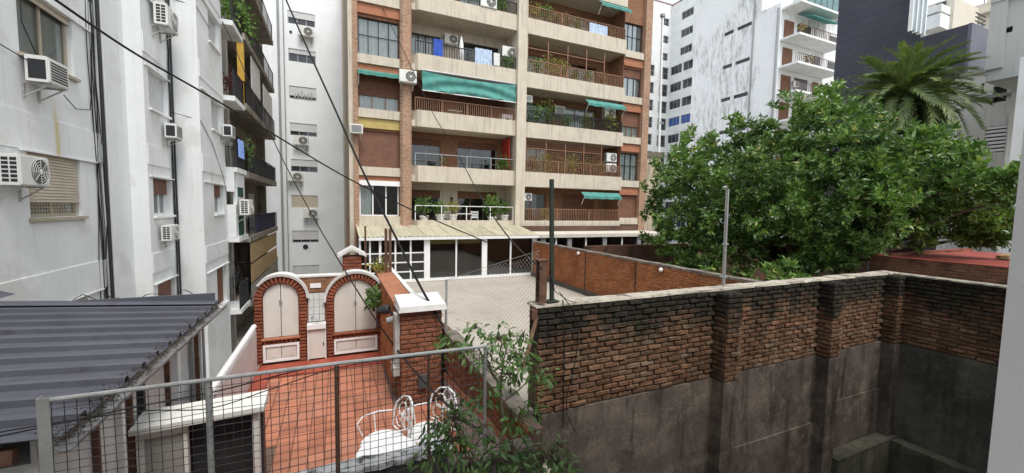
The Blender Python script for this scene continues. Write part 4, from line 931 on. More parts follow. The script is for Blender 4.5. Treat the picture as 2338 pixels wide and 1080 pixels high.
# right side wall, coping, pier
sw = thing('terrace_side_wall', 'brick side wall with orange sloped top right of the arches', 'wall', (1, 7.6, FZ))
sub(sw, 'wall', bpy.data.materials['tan_mortar'], lambda q: q.box(.872, 6.82, -6.5, 1.14, 9.9, -1.64))
brick_field(sw, FX(.872), -8.98, -6.83, FZ, 20, .0775, .25, obrick, .02, 43, 300, joint=.012)
sub(sw, 'coping', terra, lambda q: q.hexa([(.85, 6.8, -1.638), (1.16, 6.8, -1.638), (1.16, 10.6, -1.638), (.85, 10.6, -1.638), (.85, 6.8, -1.59), (1.16, 6.8, -1.52), (1.16, 10.6, -1.52), (.85, 10.6, -1.59)]))
sub(sw, 'edge_strip', white_rough, lambda q: q.box(1.162, 6.9, -1.75, 1.24, 11, -1.50))
sub(sw, 'conduit', mat('grey_cement', (.42, .41, .38), .2, 5, .9, bump=.4), lambda q: (q.box(.83, 6.40, -2.55, .905, 6.62, -1.72), q.box(.80, 6.36, -2.7, .905, 6.68, -2.56)))
bp = thing('brick_pier', 'square brick pier with white flat cap beside the orange terrace', 'pier', (1.25, 6.6, FZ))
sub(bp, 'core', mortar_m, lambda q: q.box(.925, 6.37, FZ, 1.57, 6.8, -1.66))
brick_field(bp, FY(6.37), .915, 1.58, FZ, 20, .077, .25, pier_brick, .022, 21, 200, joint=.009, j=.003)
brick_field(bp, FX(.925), -6.79, -6.37, FZ, 20, .077, .23, pier_brick, .02, 22, 200, joint=.009, j=.003)
sub(bp, 'cap', white_rough, lambda q: q.hexa([(.87, 6.26, -1.66), (1.64, 6.26, -1.66), (1.64, 6.92, -1.66), (.87, 6.92, -1.66), (.89, 6.28, -1.575), (1.62, 6.28, -1.575), (1.62, 6.9, -1.50), (.89, 6.9, -1.50)]))
sub(bp, 'meter_box', mat('grey_plastic', (.09, .09, .09), .1, 4, .5), lambda q: (q.box(1.18, 6.29, -2.95, 1.32, 6.345, -2.72), q.box(1.2, 6.275, -2.92, 1.3, 6.29, -2.8)))
o = thing('wall_lamp', 'black floodlight on the brick side wall beside the pier', 'lamp', (.8, 6.9, -1.8)); sub(o, 'head', dark_metal, lambda q: q.tube([(.62, 6.95, -1.77), (.76, 6.9, -1.74), (.80, 6.88, -1.74)], [.05, .085, .07], 10)); sub(o, 'arm', dark_metal, lambda q: q.tube([(.80, 6.88, -1.76), (.86, 6.86, -1.86)], .02, 6)); sub(o, 'second_head', grey_metal, lambda q: q.tube([(.74, 6.7, -1.88), (.85, 6.68, -1.86)], [.05, .06], 10))
hang_plant('wall_fern', 'green fern growing from the brick side wall next to the wider arch', (.72, 8.7, -1.95), (.16, .2, .26), 130, .14, leaf_shrub, 31)
hang_plant('wall_weed', 'pale weeds growing behind the small chimney', (.95, 9.9, -1.45), (.3, .3, .22), 150, .10, leaf_yel, 32)
for k, (x, y, zt, lb) in enumerate([(1.05, 9.6, -.52, 'left of two rusty posts behind the small chimney'), (1.13, 9.5, -.52, 'right of two rusty posts behind the small chimney'), (.72, 11.5, -.55, 'thin dark post left of the rusty pair in front of the gallery'), (.30, 12, -.35, 'leftmost thin dark post in front of the gallery')]):
    tag(sub(None, 'rusty_post', rust, lambda q: q.bar((x, y, -1.9 if k < 2 else -6.5), (x, y, zt), .06 if k < 2 else .05)), lb, 'post', 'rusty posts before the gallery')
# wall towards the camera right of the pier
nw = thing('low_brick_wall', 'low brick wall with grey tiled foot running from the pier towards the camera', 'wall', (1.7, 4.8, FZ))
sub(nw, 'core', mortar_m, lambda q: q.box(1.64, 3.2, -6.5, 1.77, 6.9, -2.07))
brick_field(nw, FX(1.64), -6.36, -3.2, -2.07 - 10 * .077, 10, .077, .262, pier_brick, .02, 23, 300, joint=.010, near=lambda s: -s[0], skip=lambda u, z: z < -2.36 + (u + 3.2) * .123 + .04)
sub(nw, 'trim', terra, lambda q: q.hexa([(1.602, 3.2, -2.44), (1.638, 3.2, -2.44), (1.638, 6.36, -2.83), (1.602, 6.36, -2.83), (1.602, 3.2, -2.37), (1.638, 3.2, -2.37), (1.638, 6.36, -2.76), (1.602, 6.36, -2.76)]))
gtile = mat('grey_wall_tile', (.45, .47, .47), .06, 3, .4, rnd=.05)
for i in range(15):
    zt_ = -2.45 - .123 * (.21 * i + .205) - FZ
    for j in range(3): sub(nw, 'wall_tile', gtile, lambda q: q.box(1.612, 3.22 + .21 * i, FZ + .01 + zt_ / 3 * j, 1.638, 3.22 + .21 * i + .205, FZ + .005 + zt_ / 3 * (j + 1)))
sub(nw, 'coping', bpy.data.materials['dark_coping'], lambda q: q.box(1.60, 3.45, -2.068, 1.80, 6.3, -2.03))
# left parapet with white rail
lp = thing('white_parapet', 'pinkish white parapet with round white rail left of the orange terrace', 'parapet', (-1.47, 7.4, FZ))
sub(lp, 'panel', mat('pinkish_white', (.6, .55, .52), .08, 2, .8, streak=((.35, .3, .27), .55, .8, .5)), lambda q: [q.box(-1.50, 6.0 + .2 * k, -6.5, -1.425, 6.0 + .2 * k + .196, -2.42) for k in range(14)])
sub(lp, 'rail', white_metal, lambda q: (q.tube([(-1.46, 5.9, -2.34), (-1.46, 8.8, -2.34)], .045, 8), q.tube([(-1.46, 5.9, -2.42), (-1.46, 8.8, -2.42)], .025, 6)))
# near parapet
npp = thing('near_parapet', 'dark low wall with white crusted top under the wire fence', 'wall', (0, 3.1, FZ))
sub(npp, 'wall', plaster_mat('dark_render', (.09, .085, .08), (.14, .13, .12), (.03, .03, .028), 7), lambda q: (q.box(-1.8, 3.03, -6.5, .8, 3.16, -1.98), q.box(.802, 3.04, -6.5, 1.6, 3.15, -2.13)))
def crust(q):
    rg = random.Random(9); x = -1.8
    while x < .78:
        w_ = rg.uniform(.08, .22); j = lambda: rg.uniform(-.012, .012); q.hexa([(x, 3.01 + j(), -1.978), (x + w_, 3.01 + j(), -1.978), (x + w_, 3.18, -1.978), (x, 3.18, -1.978), (x, 3.02 + j(), -1.945 + j()), (x + w_, 3.02 + j(), -1.945 + j()), (x + w_, 3.17, -1.945 + j()), (x, 3.17, -1.945 + j())]); x += w_
sub(npp, 'end_coping', bpy.data.materials['dark_coping'], lambda q: q.box(.802, 3.02, -2.128, 1.6, 3.17, -2.095))
sub(npp, 'coping', mat('crusted_lime', (.5, .5, .49), .2, 7, .9, blotch=((.05, .05, .05), .5, .6, 9), bump=.8, bsc=30, bdist=.015), crust)
# ------------------------------------------------------------------ wire fence in front
fe = thing('wire_fence', 'galvanised pipe fence with square wire mesh across the lower left foreground', 'fence', (0, 2.9, -1.9))
sub(fe, 'top_rail', galv, lambda q: q.tube([(-1.44, 2.9, -1.075), (0, 2.905, -1.08), (1.08, 2.9, -1.095)], .0135, 8))
sub(fe, 'post', mat('grey_angle_iron', (.36, .36, .34), .15, 6, .7, blotch=((.16, .12, .1), .62, .75, 9)), lambda q: (q.box(-1.47, 2.88, -2.4, -1.42, 2.886, -1.055), q.box(-1.47, 2.886, -2.4, -1.464, 2.93, -1.055)))
for x, m_, r_ in ((-.73, galv, .017), (-.012, rust, .014), (.62, rust, .011), (1.07, galv, .012)): sub(fe, 'post', m_, lambda q: q.tube([(x, 2.905, -1.09), (x, 2.905, -2.4)], r_, 7))
def wm(q):
    rg = random.Random(5); r_ = .0024
    for i in range(50):
        x = -1.42 + .0508 * i; j = rg.gauss(0, .003); q.tube([(x, 2.898, -1.09), (x + j, 2.898 + rg.gauss(0, .004), -1.5), (x + j * 2, 2.898, -2.3)], r_, 3, False)
    for k in range(24):
        z = -1.125 - .0508 * k; q.tube([(-1.42 + .249 * i, 2.894 + rg.gauss(0, .002), z + rg.gauss(0, .003)) for i in range(11)], r_, 3, False)
o = sub(fe, 'wire_mesh', mat('dull_wire', (.05, .047, .045), .3, 20, .6, metal=.3), wm); o['kind'] = 'stuff'
# chain-link between the pier and the wall end
cl = thing('chain_link_fence', 'sagging chain-link fence between the pier and the mouldy wall', 'fence', (2.1, 5.7, -2.1))
A, B = Vector((1.63, 6.45)), Vector((2.64, 5.02)); Ln = (B - A).length
top = lambda s: -1.22 + (.62) * s / Ln
bot = lambda s: -2.04 + .02 * s
def pt(s, z): return (A.x + (B.x - A.x) * s / Ln, A.y + (B.y - A.y) * s / Ln + .02 * math.sin(s * 3 + z * 2), z)
def chl(q):
    st = .075
    for sg in (1, -1):
        c = -3.0
        while c < 4.5:
            pts = []
            for k in range(41):
                s = Ln * k / 40; z = (-2.1 + c + s * 1.25) if sg > 0 else (-2.1 + c - s * 1.25 + 1.2)
                if bot(s) <= z <= top(s): pts.append(pt(s, z))
            if len(pts) > 1: q.tube(pts, .0017, 3, False)
            c += st
wire_l = mat('bright_wire', (.34, .33, .31), .2, 20, .5, metal=.4)
o = sub(cl, 'wire_mesh', wire_l, chl); o['kind'] = 'stuff'
sub(cl, 'top_wire', wire_l, lambda q: q.tube([pt(Ln * k / 12, top(Ln * k / 12)) for k in range(13)], .004, 4))
sub(cl, 'edge_post', galv, lambda q: q.bar((1.66, 6.42, -2.05), (1.66, 6.42, -1.2), .03))

# ------------------------------------------------------------------ lean-to with dark corrugated roof
lt = thing('lean_to', 'white lean-to with dark ribbed metal roof at the lower left', 'lean-to', (-3.3, 5.5, -6.5))
rz_ = lambda x: -1.575 + .072 * (-1.75 - x)
roof_m = mat('dark_roof_paint', (.085, .088, .105), .14, 1.3, .5, .35, blotch=((.05, .05, .055), .55, .75, 4), bump=.12)
per = .33; y = 3.55; k = 0
prof = [(0, 0), (.10, 0), (.105, .008), (.11, 0), (.215, 0), (.225, .05), (.285, .05), (.305, 0)]
while y < 7.4:
    pts = []; y0 = y
    for i in range(6):
        pts += [(y + a, b) for a, b in prof]; y += per
        if y >= 7.42: break
    pts.append((y, 0)); n_ = len(pts)
    mb = MB(); xs = (-1.70, -2.7, -3.7, -4.74); vs_ = [(x, p[0], rz_(x) + p[1] + .002 * (k % 2)) for x in xs for p in pts]; m_ = n_
    mb.add(vs_, [(j * m_ + i, j * m_ + i + 1, (j + 1) * m_ + i + 1, (j + 1) * m_ + i) for j in range(3) for i in range(m_ - 1)])
    vs_ = [(x, p[0], rz_(x) + p[1] - .006) for x in xs for p in pts]; mb.add(vs_, [((j + 1) * m_ + i, (j + 1) * m_ + i + 1, j * m_ + i + 1, j * m_ + i) for j in range(3) for i in range(m_ - 1)])
    mb.build('roof_sheet', roof_m, lt); k += 1
sub(lt, 'end_flashing', roof_m, lambda q: (q.hexa([(-1.72, 7.32, rz_(-1.72) + .034), (-1.72, 7.5, rz_(-1.72) + .03), (-4.74, 7.5, rz_(-4.74) + .03), (-4.74, 7.32, rz_(-4.74) + .034), (-1.72, 7.34, rz_(-1.72) + .05), (-1.72, 7.5, rz_(-1.72) + .06), (-4.74, 7.5, rz_(-4.74) + .06), (-4.74, 7.34, rz_(-4.74) + .05)]), q.box(-4.74, 7.46, -1.7, -1.75, 7.5, -1.40)))
sub(lt, 'ridge_piece', roof_m, lambda q: q.prism([(-4.74, -1.33), (-4.15, -1.33), (-4.45, -1.22), (-4.74, -1.2)], lambda p, t: (p[0], t, p[1]), 7.2, 7.9))
def gut(q):
    n = 9; pr = [(.065 * math.cos(math.pi + math.pi * i / (n - 1)), .065 * math.sin(math.pi + math.pi * i / (n - 1))) for i in range(n)] + [(.060 * math.cos(2 * math.pi - math.pi * i / (n - 1)), .058 * math.sin(2 * math.pi - math.pi * i / (n - 1))) for i in range(n)]
    q.prism(pr, lambda p, t: (-1.66 + p[0], t, -1.60 + p[1]), 3.5, 7.5)
sub(lt, 'gutter', mat('grey_gutter', (.2, .2, .2), .25, 5, .5, blotch=((.05, .05, .045), .5, .65, 8), bump=.2), gut)
def debris(q):
    rg = random.Random(6)
    for i in range(1500):
        yy = 3.5 + 4 * rg.random() ** 1.3; x = -1.67 + rg.gauss(0, .03) - (abs(rg.gauss(0, .06)) if rg.random() < .3 else 0); z = max(-1.60, rz_(x) + .01) + rg.random() * .035 if x < -1.70 else -1.60 + rg.random() * .04
        leaf(q, Vector((x, yy, z)), Vector((rg.gauss(0, 1), rg.gauss(0, 1), rg.gauss(0, .3))).normalized(), rg.uniform(.012, .03), rg)
o = sub(None, 'gutter_debris', leafmat('dead_leaves', (.05, .035, .025), (.12, .07, .04), .9), debris); o['kind'] = 'stuff'; tag(o, 'dead leaves and dirt lying in the roof gutter', 'leaves')
dirty = mat('dirty_whitewash', (.60, .59, .55), .1, 1.4, .9, streak=((.30, .2, .13), .58, .74, .75), blotch=((.4, .38, .33), .55, .75, 2), bump=.3, bsc=25)
sub(lt, 'wall', dirty, lambda q: (q.box(-4.7, 3.7, -6.5, -1.9, 7.3, -1.80), q.box(-1.898, 3.7, -1.798, -1.93, 7.3, -1.64)))
for yy, w_, m_ in ((4.35, .03, rust), (4.75, .05, white_metal), (4.95, .03, rust), (5.2, .05, dark_metal), (5.9, .03, rust), (6.15, .10, white_metal), (6.75, .05, grey_metal), (6.98, .04, rust), (7.1, .06, white_metal), (7.22, .07, grey_metal)):
    sub(lt, 'upright', m_, lambda q: q.box(-1.898, yy - w_ / 2, -3.9, -1.86 + w_ * .3, yy + w_ / 2, -1.66))
sub(lt, 'eave_beam', rust, lambda q: q.bar((-1.95, 3.60, -1.68), (-4.7, 3.60, -1.45), .05, .1))
def loops(q):
    rg = random.Random(14)
    for x, w_, h_ in ((-3.3, .22, .09), (-2.5, .5, .1), (-2.15, .3, .16), (-3.0, .2, .06)):
        q.tube([(x + w_ * (i / 8 - .5), 7.55 + .05 * math.sin(i), rz_(x) + .05 + h_ * math.sin(math.pi * i / 8) + rg.gauss(0, .008)) for i in range(9)], .006, 4)
tag(sub(None, 'roof_wires', black_rub, loops), 'loose dark wires looping above the far edge of the ribbed roof', 'wire')

# ------------------------------------------------------------------ white box with dark opening (stair hatch)
hx = thing('stair_hatch', 'white framed hatch with dark opening at the left edge of the orange terrace', 'hatch', (-1.3, 5.3, FZ))
hw = mat('hatch_paint', (.68, .67, .62), .07, 2, .7, streak=((.4, .36, .3), .58, .8, .5))
sub(hx, 'roof', hw, lambda q: q.hexa([(-1.86, 4.86, -2.265), (-.74, 4.86, -2.235), (-.74, 5.2, -2.26), (-1.86, 5.2, -2.28), (-1.86, 4.86, -2.21), (-.74, 4.86, -2.175), (-.74, 5.2, -2.13), (-1.86, 5.2, -2.17)]))
for b6 in ((-.86, 4.92, FZ, -.80, 5.02, -2.285), (-1.84, 4.94, FZ, -1.78, 5.0, -2.30), (-1.47, 4.94, FZ, -1.43, 5.0, -2.30), (-1.778, 4.945, -2.36, -1.472, 4.995, -2.301)): sub(hx, 'jamb', hw, lambda q: q.box(*b6))
sub(hx, 'side_wall', dark_metal, lambda q: (q.box(-.80, 5.03, FZ, -.775, 5.16, -2.29), q.box(-1.84, 5.12, FZ, -.80, 5.16, -2.29)))
sub(hx, 'door', mat('grey_door', (.30, .29, .26), .1, 3, .7), lambda q: (q.box(-1.777, 4.955, FZ, -1.472, 4.975, -2.365)))
sub(hx, 'opening_shade_panel', dark_metal, lambda q: q.box(-1.43, 5.08, FZ, -.87, 5.1, -2.30))  # dark sheet painting the shade inside the hatch opening
# ------------------------------------------------------------------ white wrought-iron chairs
def iron_chair(loc, rz, label):
    t = thing('garden_chair', label, 'chair', (0, 0, 0), 'white wrought-iron chairs on the orange terrace')
    r_ = .009
    def seat(q):
        q.lathe([(.02, .425), (.235, .425), (.25, .435), (.235, .448), (.02, .45)], (0, 0, 0), 20)
        for k in range(12): a = k * math.pi / 6; q.bar((.05 * math.cos(a), .05 * math.sin(a), .452), (.22 * math.cos(a), .22 * math.sin(a), .452), .018, .006)
    sub(t, 'seat', white_frame, seat)
    def back(q):
        W2 = .25; c = lambda u, z: (u, .22 + .05 * (z - .45) / .4 + .10 * (1 - (abs(u) / W2) ** 2) * .6, z)
        q.tube([c(-W2, .45), c(-W2, .62), c(-.23, .74), c(-.13, .85), c(0, .88), c(.13, .85), c(.23, .74), c(W2, .62), c(W2, .45)], r_ * 1.3, 6)
        for u0, z0, R0 in ((-.13, .55, .075), (0, .55, .07), (.13, .55, .075), (-.10, .69, .08), (.10, .69, .08), (0, .78, .07), (0, .66, .06)):
            q.tube([c(max(-W2, min(W2, u0 + R0 * math.cos(i * math.pi / 6))), z0 + R0 * 1.1 * math.sin(i * math.pi / 6)) for i in range(13)], r_ * .8, 5, False)
        q.tube([c(-W2, .46), c(W2, .46)], r_, 5)
    sub(t, 'backrest', white_frame, back)
    for s_ in (-1, 1):
        sub(t, 'armrest', white_frame, lambda q: (q.tube([(s_ * .25, .24, .64), (s_ * .29, .05, .665), (s_ * .29, -.14, .655), (s_ * .25, -.22, .6), (s_ * .23, -.16, .45)], r_, 6), q.tube([(s_ * .29, 0, .66), (s_ * .24, 0, .45)], r_ * .8, 5)))
        for y_ in (-1, 1): sub(t, 'leg', white_frame, lambda q: q.tube([(s_ * .16, y_ * .16, .43), (s_ * .2, y_ * .2, .25), (s_ * .19, y_ * .19, .1), (s_ * .235, y_ * .235, 0)], r_ * 1.1, 6))
    m_ = Matrix.Translation(loc) @ Matrix.Rotation(rz, 4, 'Z'); t.matrix_basis = m_; W[t.name] = m_
    return t
iron_chair((.47, 4.72, FZ), R(-75), 'white ornate iron chair nearest the orange floor, turned left')
iron_chair((1.0, 4.72, FZ), R(-62), 'white ornate iron chair close to the pier behind the parapet')
o = thing('garden_table', 'low white iron table in front of the two ornate chairs', 'table', (.45, 4.1, FZ))
sub(o, 'table_top', white_frame, lambda q: q.lathe([(.02, .64), (.3, .64), (.31, .655), (.3, .67), (.02, .67)], (.45, 4.12, FZ), 22))
for k in range(3): a = k * 2.09; sub(o, 'leg', white_frame, lambda q: q.tube([(.45 + .05 * math.cos(a), 4.12 + .05 * math.sin(a), FZ + .64), (.45 + .08 * math.cos(a), 4.12 + .08 * math.sin(a), FZ + .3), (.45 + .25 * math.cos(a), 4.12 + .25 * math.sin(a), FZ)], .014, 6))

# ------------------------------------------------------------------ overhead cables
def cable(label, pts, r_):
    """pts: (px, py, forward distance) of a cable between fixed ends; smoothed"""
    P_ = [ray(x, y) * (d / FPX) for x, y, d in pts]; out = []
    for i in range(len(P_) - 1):
        p0 = P_[max(0, i - 1)]; p1 = P_[i]; p2 = P_[i + 1]; p3 = P_[min(len(P_) - 1, i + 2)]
        for k in range(8):
            t = k / 8; out.append(.5 * ((2 * p1) + (p2 - p0) * t + (2 * p0 - 5 * p1 + 4 * p2 - p3) * t * t + (3 * p1 - p0 - 3 * p2 + p3) * t ** 3))
    out.append(P_[-1]); rr = [r_] * len(out)
    return tag(MB().tube(out, rr, 5).build('overhead_cable', black_rub), label, 'cable', 'overhead cables')
cable('overhead cable from the top left window across to the gallery roof', [(110, -12, 6.9), (300, 117, 8.6), (470, 215, 10.3), (610, 298, 12.0), (800, 410, 14.2), (960, 488, 16.0), (1112, 553, 17.6)], .025)
cable('thick overhead cable running down to the brick pier from the top', [(640, -30, 10.5), (705, 118, 9.6), (765, 250, 8.8), (830, 395, 8.0), (905, 545, 7.2), (960, 655, 6.7), (1012, 745, 6.4)], .022)
cable('overhead cable from the white house balconies down to the shrub', [(470, -20, 14.5), (530, 95, 13.6), (610, 290, 12.0), (700, 468, 10.2), (790, 622, 8.4), (880, 762, 6.8), (985, 890, 5.3), (1130, 1012, 4.0)], .014)
cable('thin overhead cable from the brick house to the brown post', [(855, -20, 19.6), (935, 145, 17.6), (985, 252, 16), (1045, 352, 13.4), (1095, 445, 10.5), (1160, 540, 7.6), (1238, 615, 5.5)], .014)
cable('dark cable sagging along the wire fence from the left edge', [(-20, 1000, 2.2), (130, 968, 2.35), (320, 927, 2.6), (500, 892, 2.8), (700, 842, 2.95), (860, 822, 3.0), (985, 812, 3.05)], .005)
cable('second cable along the wire fence beside the dark one', [(-20, 990, 2.25), (150, 962, 2.4), (330, 938, 2.6), (480, 932, 2.75), (620, 888, 2.85), (780, 838, 2.95), (990, 806, 3.05)], .004)

# ------------------------------------------------------------------ big leafy tree
def rosettes(mb, p, a, rg, n, s):
    """a whorl of leaves at a shoot tip"""
    a = a.normalized(); u = a.orthogonal().normalized(); v = a.cross(u)
    ph = rg.random() * 6.28
    for k in range(n):
        an = ph + k * 2.4; sp_ = rg.uniform(.45, 1.25)
        d = (a * math.cos(sp_) + (u * math.cos(an) + v * math.sin(an)) * math.sin(sp_)).normalized()
        d.z -= .12; leaf(mb, p + a * rg.uniform(-.10, .06), d.normalized(), s * rg.uniform(.75, 1.2), rg, .40)
def tree():
    rg = random.Random(21); base = Vector((15.6, 9.2, -6.5))
    t = thing('rubber_tree', 'big dense green tree with glossy leaf clusters behind the walls', 'tree', base)
    # clump centres (photo pixels give the direction; the distances follow the crown's round volume)
    base_d = 15.3; shape = []
    for px, py, rp, dd in [(1880, 228, 34, .6), (1845, 262, 48, .5), (1770, 305, 45, .8), (1705, 310, 38, .9), (1640, 335, 45, .8), (1580, 352, 45, 1.2), (1535, 405, 48, 1.6), (1505, 470, 42, 1.8), (1955, 288, 50, .5), (2030, 335, 45, .3), (2110, 335, 42, .4), (2175, 365, 40, .6),
            (1610, 425, 70, .2), (1705, 400, 75, -.2), (1800, 370, 85, -.3), (1900, 345, 85, -.3), (2000, 385, 85, -.3), (2100, 390, 75, 0), (2190, 420, 55, .4), (1565, 505, 70, .4), (1665, 505, 85, -.3), (1770, 485, 95, -.8), (1880, 455, 95, -1), (1990, 475, 95, -.8), (2095, 460, 80, .4), (2190, 470, 58, 1.0), (2262, 495, 42, 1.4),
            (1525, 560, 42, 1.0), (1600, 575, 55, .3), (1700, 570, 60, -.2), (1800, 560, 65, -.5), (1900, 565, 65, -.5), (1985, 545, 50, .3), (2080, 520, 50, 1.2), (2170, 520, 45, 1.4), (2240, 535, 34, 1.5), (2300, 530, 28, 1.5), (2305, 405, 18, 0), (2318, 445, 18, 0), (2270, 440, 20, .2)]:
        d = ray(px, py); dist = base_d + dd; c0 = d.normalized() * dist; shape.append((c0, rp / FPX * dist * d.dot(fw) / d.length / fw.length))
        if rp > 60: shape.append((d.normalized() * (dist + 2.6 + rg.uniform(-.4, .4)), shape[-1][1] * 1.05))
    mb = MB(); tips = []
    for c0, r0 in shape:
        tips.append(c0)
        for _ in range(int(21 * r0 * r0) + 5):
            while True:
                d = Vector((rg.uniform(-1, 1), rg.uniform(-1, 1), rg.uniform(-1, 1)))
                if .2 < d.length < 1: break
            d.normalize(); q = c0 + Vector((d.x, d.y, d.z * .9)) * r0 * rg.uniform(.5, 1.05)
            rsub = rg.uniform(.16, .33)
            for _ in range(11):
                e = Vector((rg.gauss(0, 1), rg.gauss(0, 1), rg.gauss(0, .8))); e = e.normalized() * rsub * rg.uniform(.3, 1)
                out = (d * .9 + e.normalized() * .7 + Vector((0, 0, .55)))
                rosettes(mb, q + e, out, rg, rg.randrange(5, 9), rg.uniform(.12, .195))
    for k in range(190):                      # stray shoots that break the outline
        c0, r0 = rg.choice(shape); d = Vector((rg.gauss(0, 1), rg.gauss(0, 1), abs(rg.gauss(0, 1)) + .3)).normalized()
        q = c0 + d * r0
        for s in range(4): rosettes(mb, q + d * .12 * s, d + Vector((0, 0, .5)), rg, 6, .23)
    mb.build('crown', leaf_tree, t)
    mb = MB(); mb.tube([base, base + Vector((.1, 0, 2)), base + Vector((0, 0, 3.6)), base + Vector((.1, -.1, 5))], [.42, .34, .30, .26], 10)
    f = base + Vector((.05, 0, 4.2))
    for c0 in tips: mid_ = f.lerp(c0, .55) + Vector((rg.gauss(0, .3), rg.gauss(0, .3), .2)); mb.tube([f, mid_, c0], [.12, .06, .02], 5)
    mb.build('trunk', bark, t)
tree()
# understorey shrubs beneath it
for k, (x, y, z, r_, lb) in enumerate([(11.2, 9.6, -2.3, 1.0, 'dense dark bush growing behind the orange wall on the left of the tree'), (11.6, 7.0, -2.4, 1.1, 'dense dark bush growing behind the mouldy wall under the tree')]):
    rg = random.Random(50 + k); t = thing('garden_bush', lb, 'bush', (x, y, -6.5)); mb = MB()
    for _ in range(330):
        d = Vector((rg.gauss(0, 1), rg.gauss(0, 1), rg.gauss(0, 1))).normalized(); rosettes(mb, Vector((x, y, z)) + d * r_ * rg.uniform(.3, 1.05), d + Vector((0, 0, .6)), rg, 6, .2)
    mb.build('foliage', leaf_tree, t)
    mb = MB()
    for j in range(5): mb.tube([(x + rg.gauss(0, .1), y + rg.gauss(0, .1), -6.5), (x + rg.gauss(0, .3), y + rg.gauss(0, .3), z)], [.06, .03], 6)
    mb.build('stem', bark, t)

# ------------------------------------------------------------------ palm
def palm():
    rg = random.Random(33); c = on('X', 25.0, 2066, 232); base = Vector((c.x, c.y, -6.5))
    t = thing('date_palm', 'tall palm with arching fronds rising behind the big tree', 'palm tree', base)
    n = 14; mb = MB(); hh = c.z - base.z - .2
    mb.tube([(base.x + .05 * math.sin(i), base.y, base.z + hh * i / n) for i in range(n + 1)], [.42 - .08 * i / n + .02 * (i % 2) for i in range(n + 1)], 12)
    for i in range(60):
        a = i * 2.4; z = c.z - 1.6 + 1.5 * i / 60; d = Vector((math.cos(a), math.sin(a), .9)).normalized(); p = Vector((c.x, c.y, z)) + Vector((math.cos(a), math.sin(a), 0)) * .3
        mb.bar(p, p + d * .3, .12, .06)
    mb.build('trunk', mat('palm_trunk', (.09, .07, .05), .3, 6, .95, bump=.6), t)
    ms = []
    for v in range(5):
        L_ = 2.95; mb = MB(); N = 34; sag = .75 + .2 * v; pts = []
        for i in range(N + 1):
            s = i / N; pts.append(Vector((L_ * (s - .10 * sag * s ** 3), 0, L_ * (.30 * s - sag * .62 * s ** 2.2))))
        mb.tube(pts, [.035 * (1 - .85 * i / N) for i in range(N + 1)], 4)
        for i in range(2, N):
            for h_ in (0, .5):
                p = pts[i].lerp(pts[i + 1], h_); d = (pts[i + 1] - pts[i]).normalized(); s = (i + h_) / N
                ll = .5 * (math.sin(math.pi * min(1, .12 + .82 * s))) ** .6
                for sg in (-1, 1):
                    a = (d * 1.0 + Vector((0, sg, 0)) * .55 + Vector((0, 0, .5 - .3 * s)) + Vector((rg.gauss(0, .07), rg.gauss(0, .07), rg.gauss(0, .09)))).normalized()
                    e = p + a * ll; e.z -= .10 * ll; w_ = Vector((d.x, 0, d.z)) * .032
                    mb.add([p - w_, p + w_, p.lerp(e, .6) + w_ * .9, e, p.lerp(e, .6) - w_ * .9], [(0, 1, 2, 4), (4, 2, 3)])
        ms.append(mb.mesh('frond', leaf_palm))
    k = 0
    for ring, (cnt, tilt, v0) in enumerate([(8, -74, 0), (12, -60, 0), (15, -46, 1), (18, -32, 1), (19, -18, 2), (19, -2, 3), (17, 14, 3), (14, 32, 4), (10, 50, 4)]):
        for i in range(cnt):
            a = 2 * math.pi * (i + .5 * (ring % 2)) / cnt + rg.gauss(0, .12); s = rg.uniform(.85, 1.08)
            M = Matrix.Translation(c) @ Matrix.Rotation(a, 4, 'Z') @ Matrix.Rotation(R(tilt + rg.gauss(0, 5)), 4, 'Y') @ Matrix.Rotation(rg.gauss(0, .25), 4, 'X') @ Matrix.Diagonal((s, s, s, 1))
            link('frond', ms[min(4, v0 + rg.randrange(0, 2))], t, M)
palm()

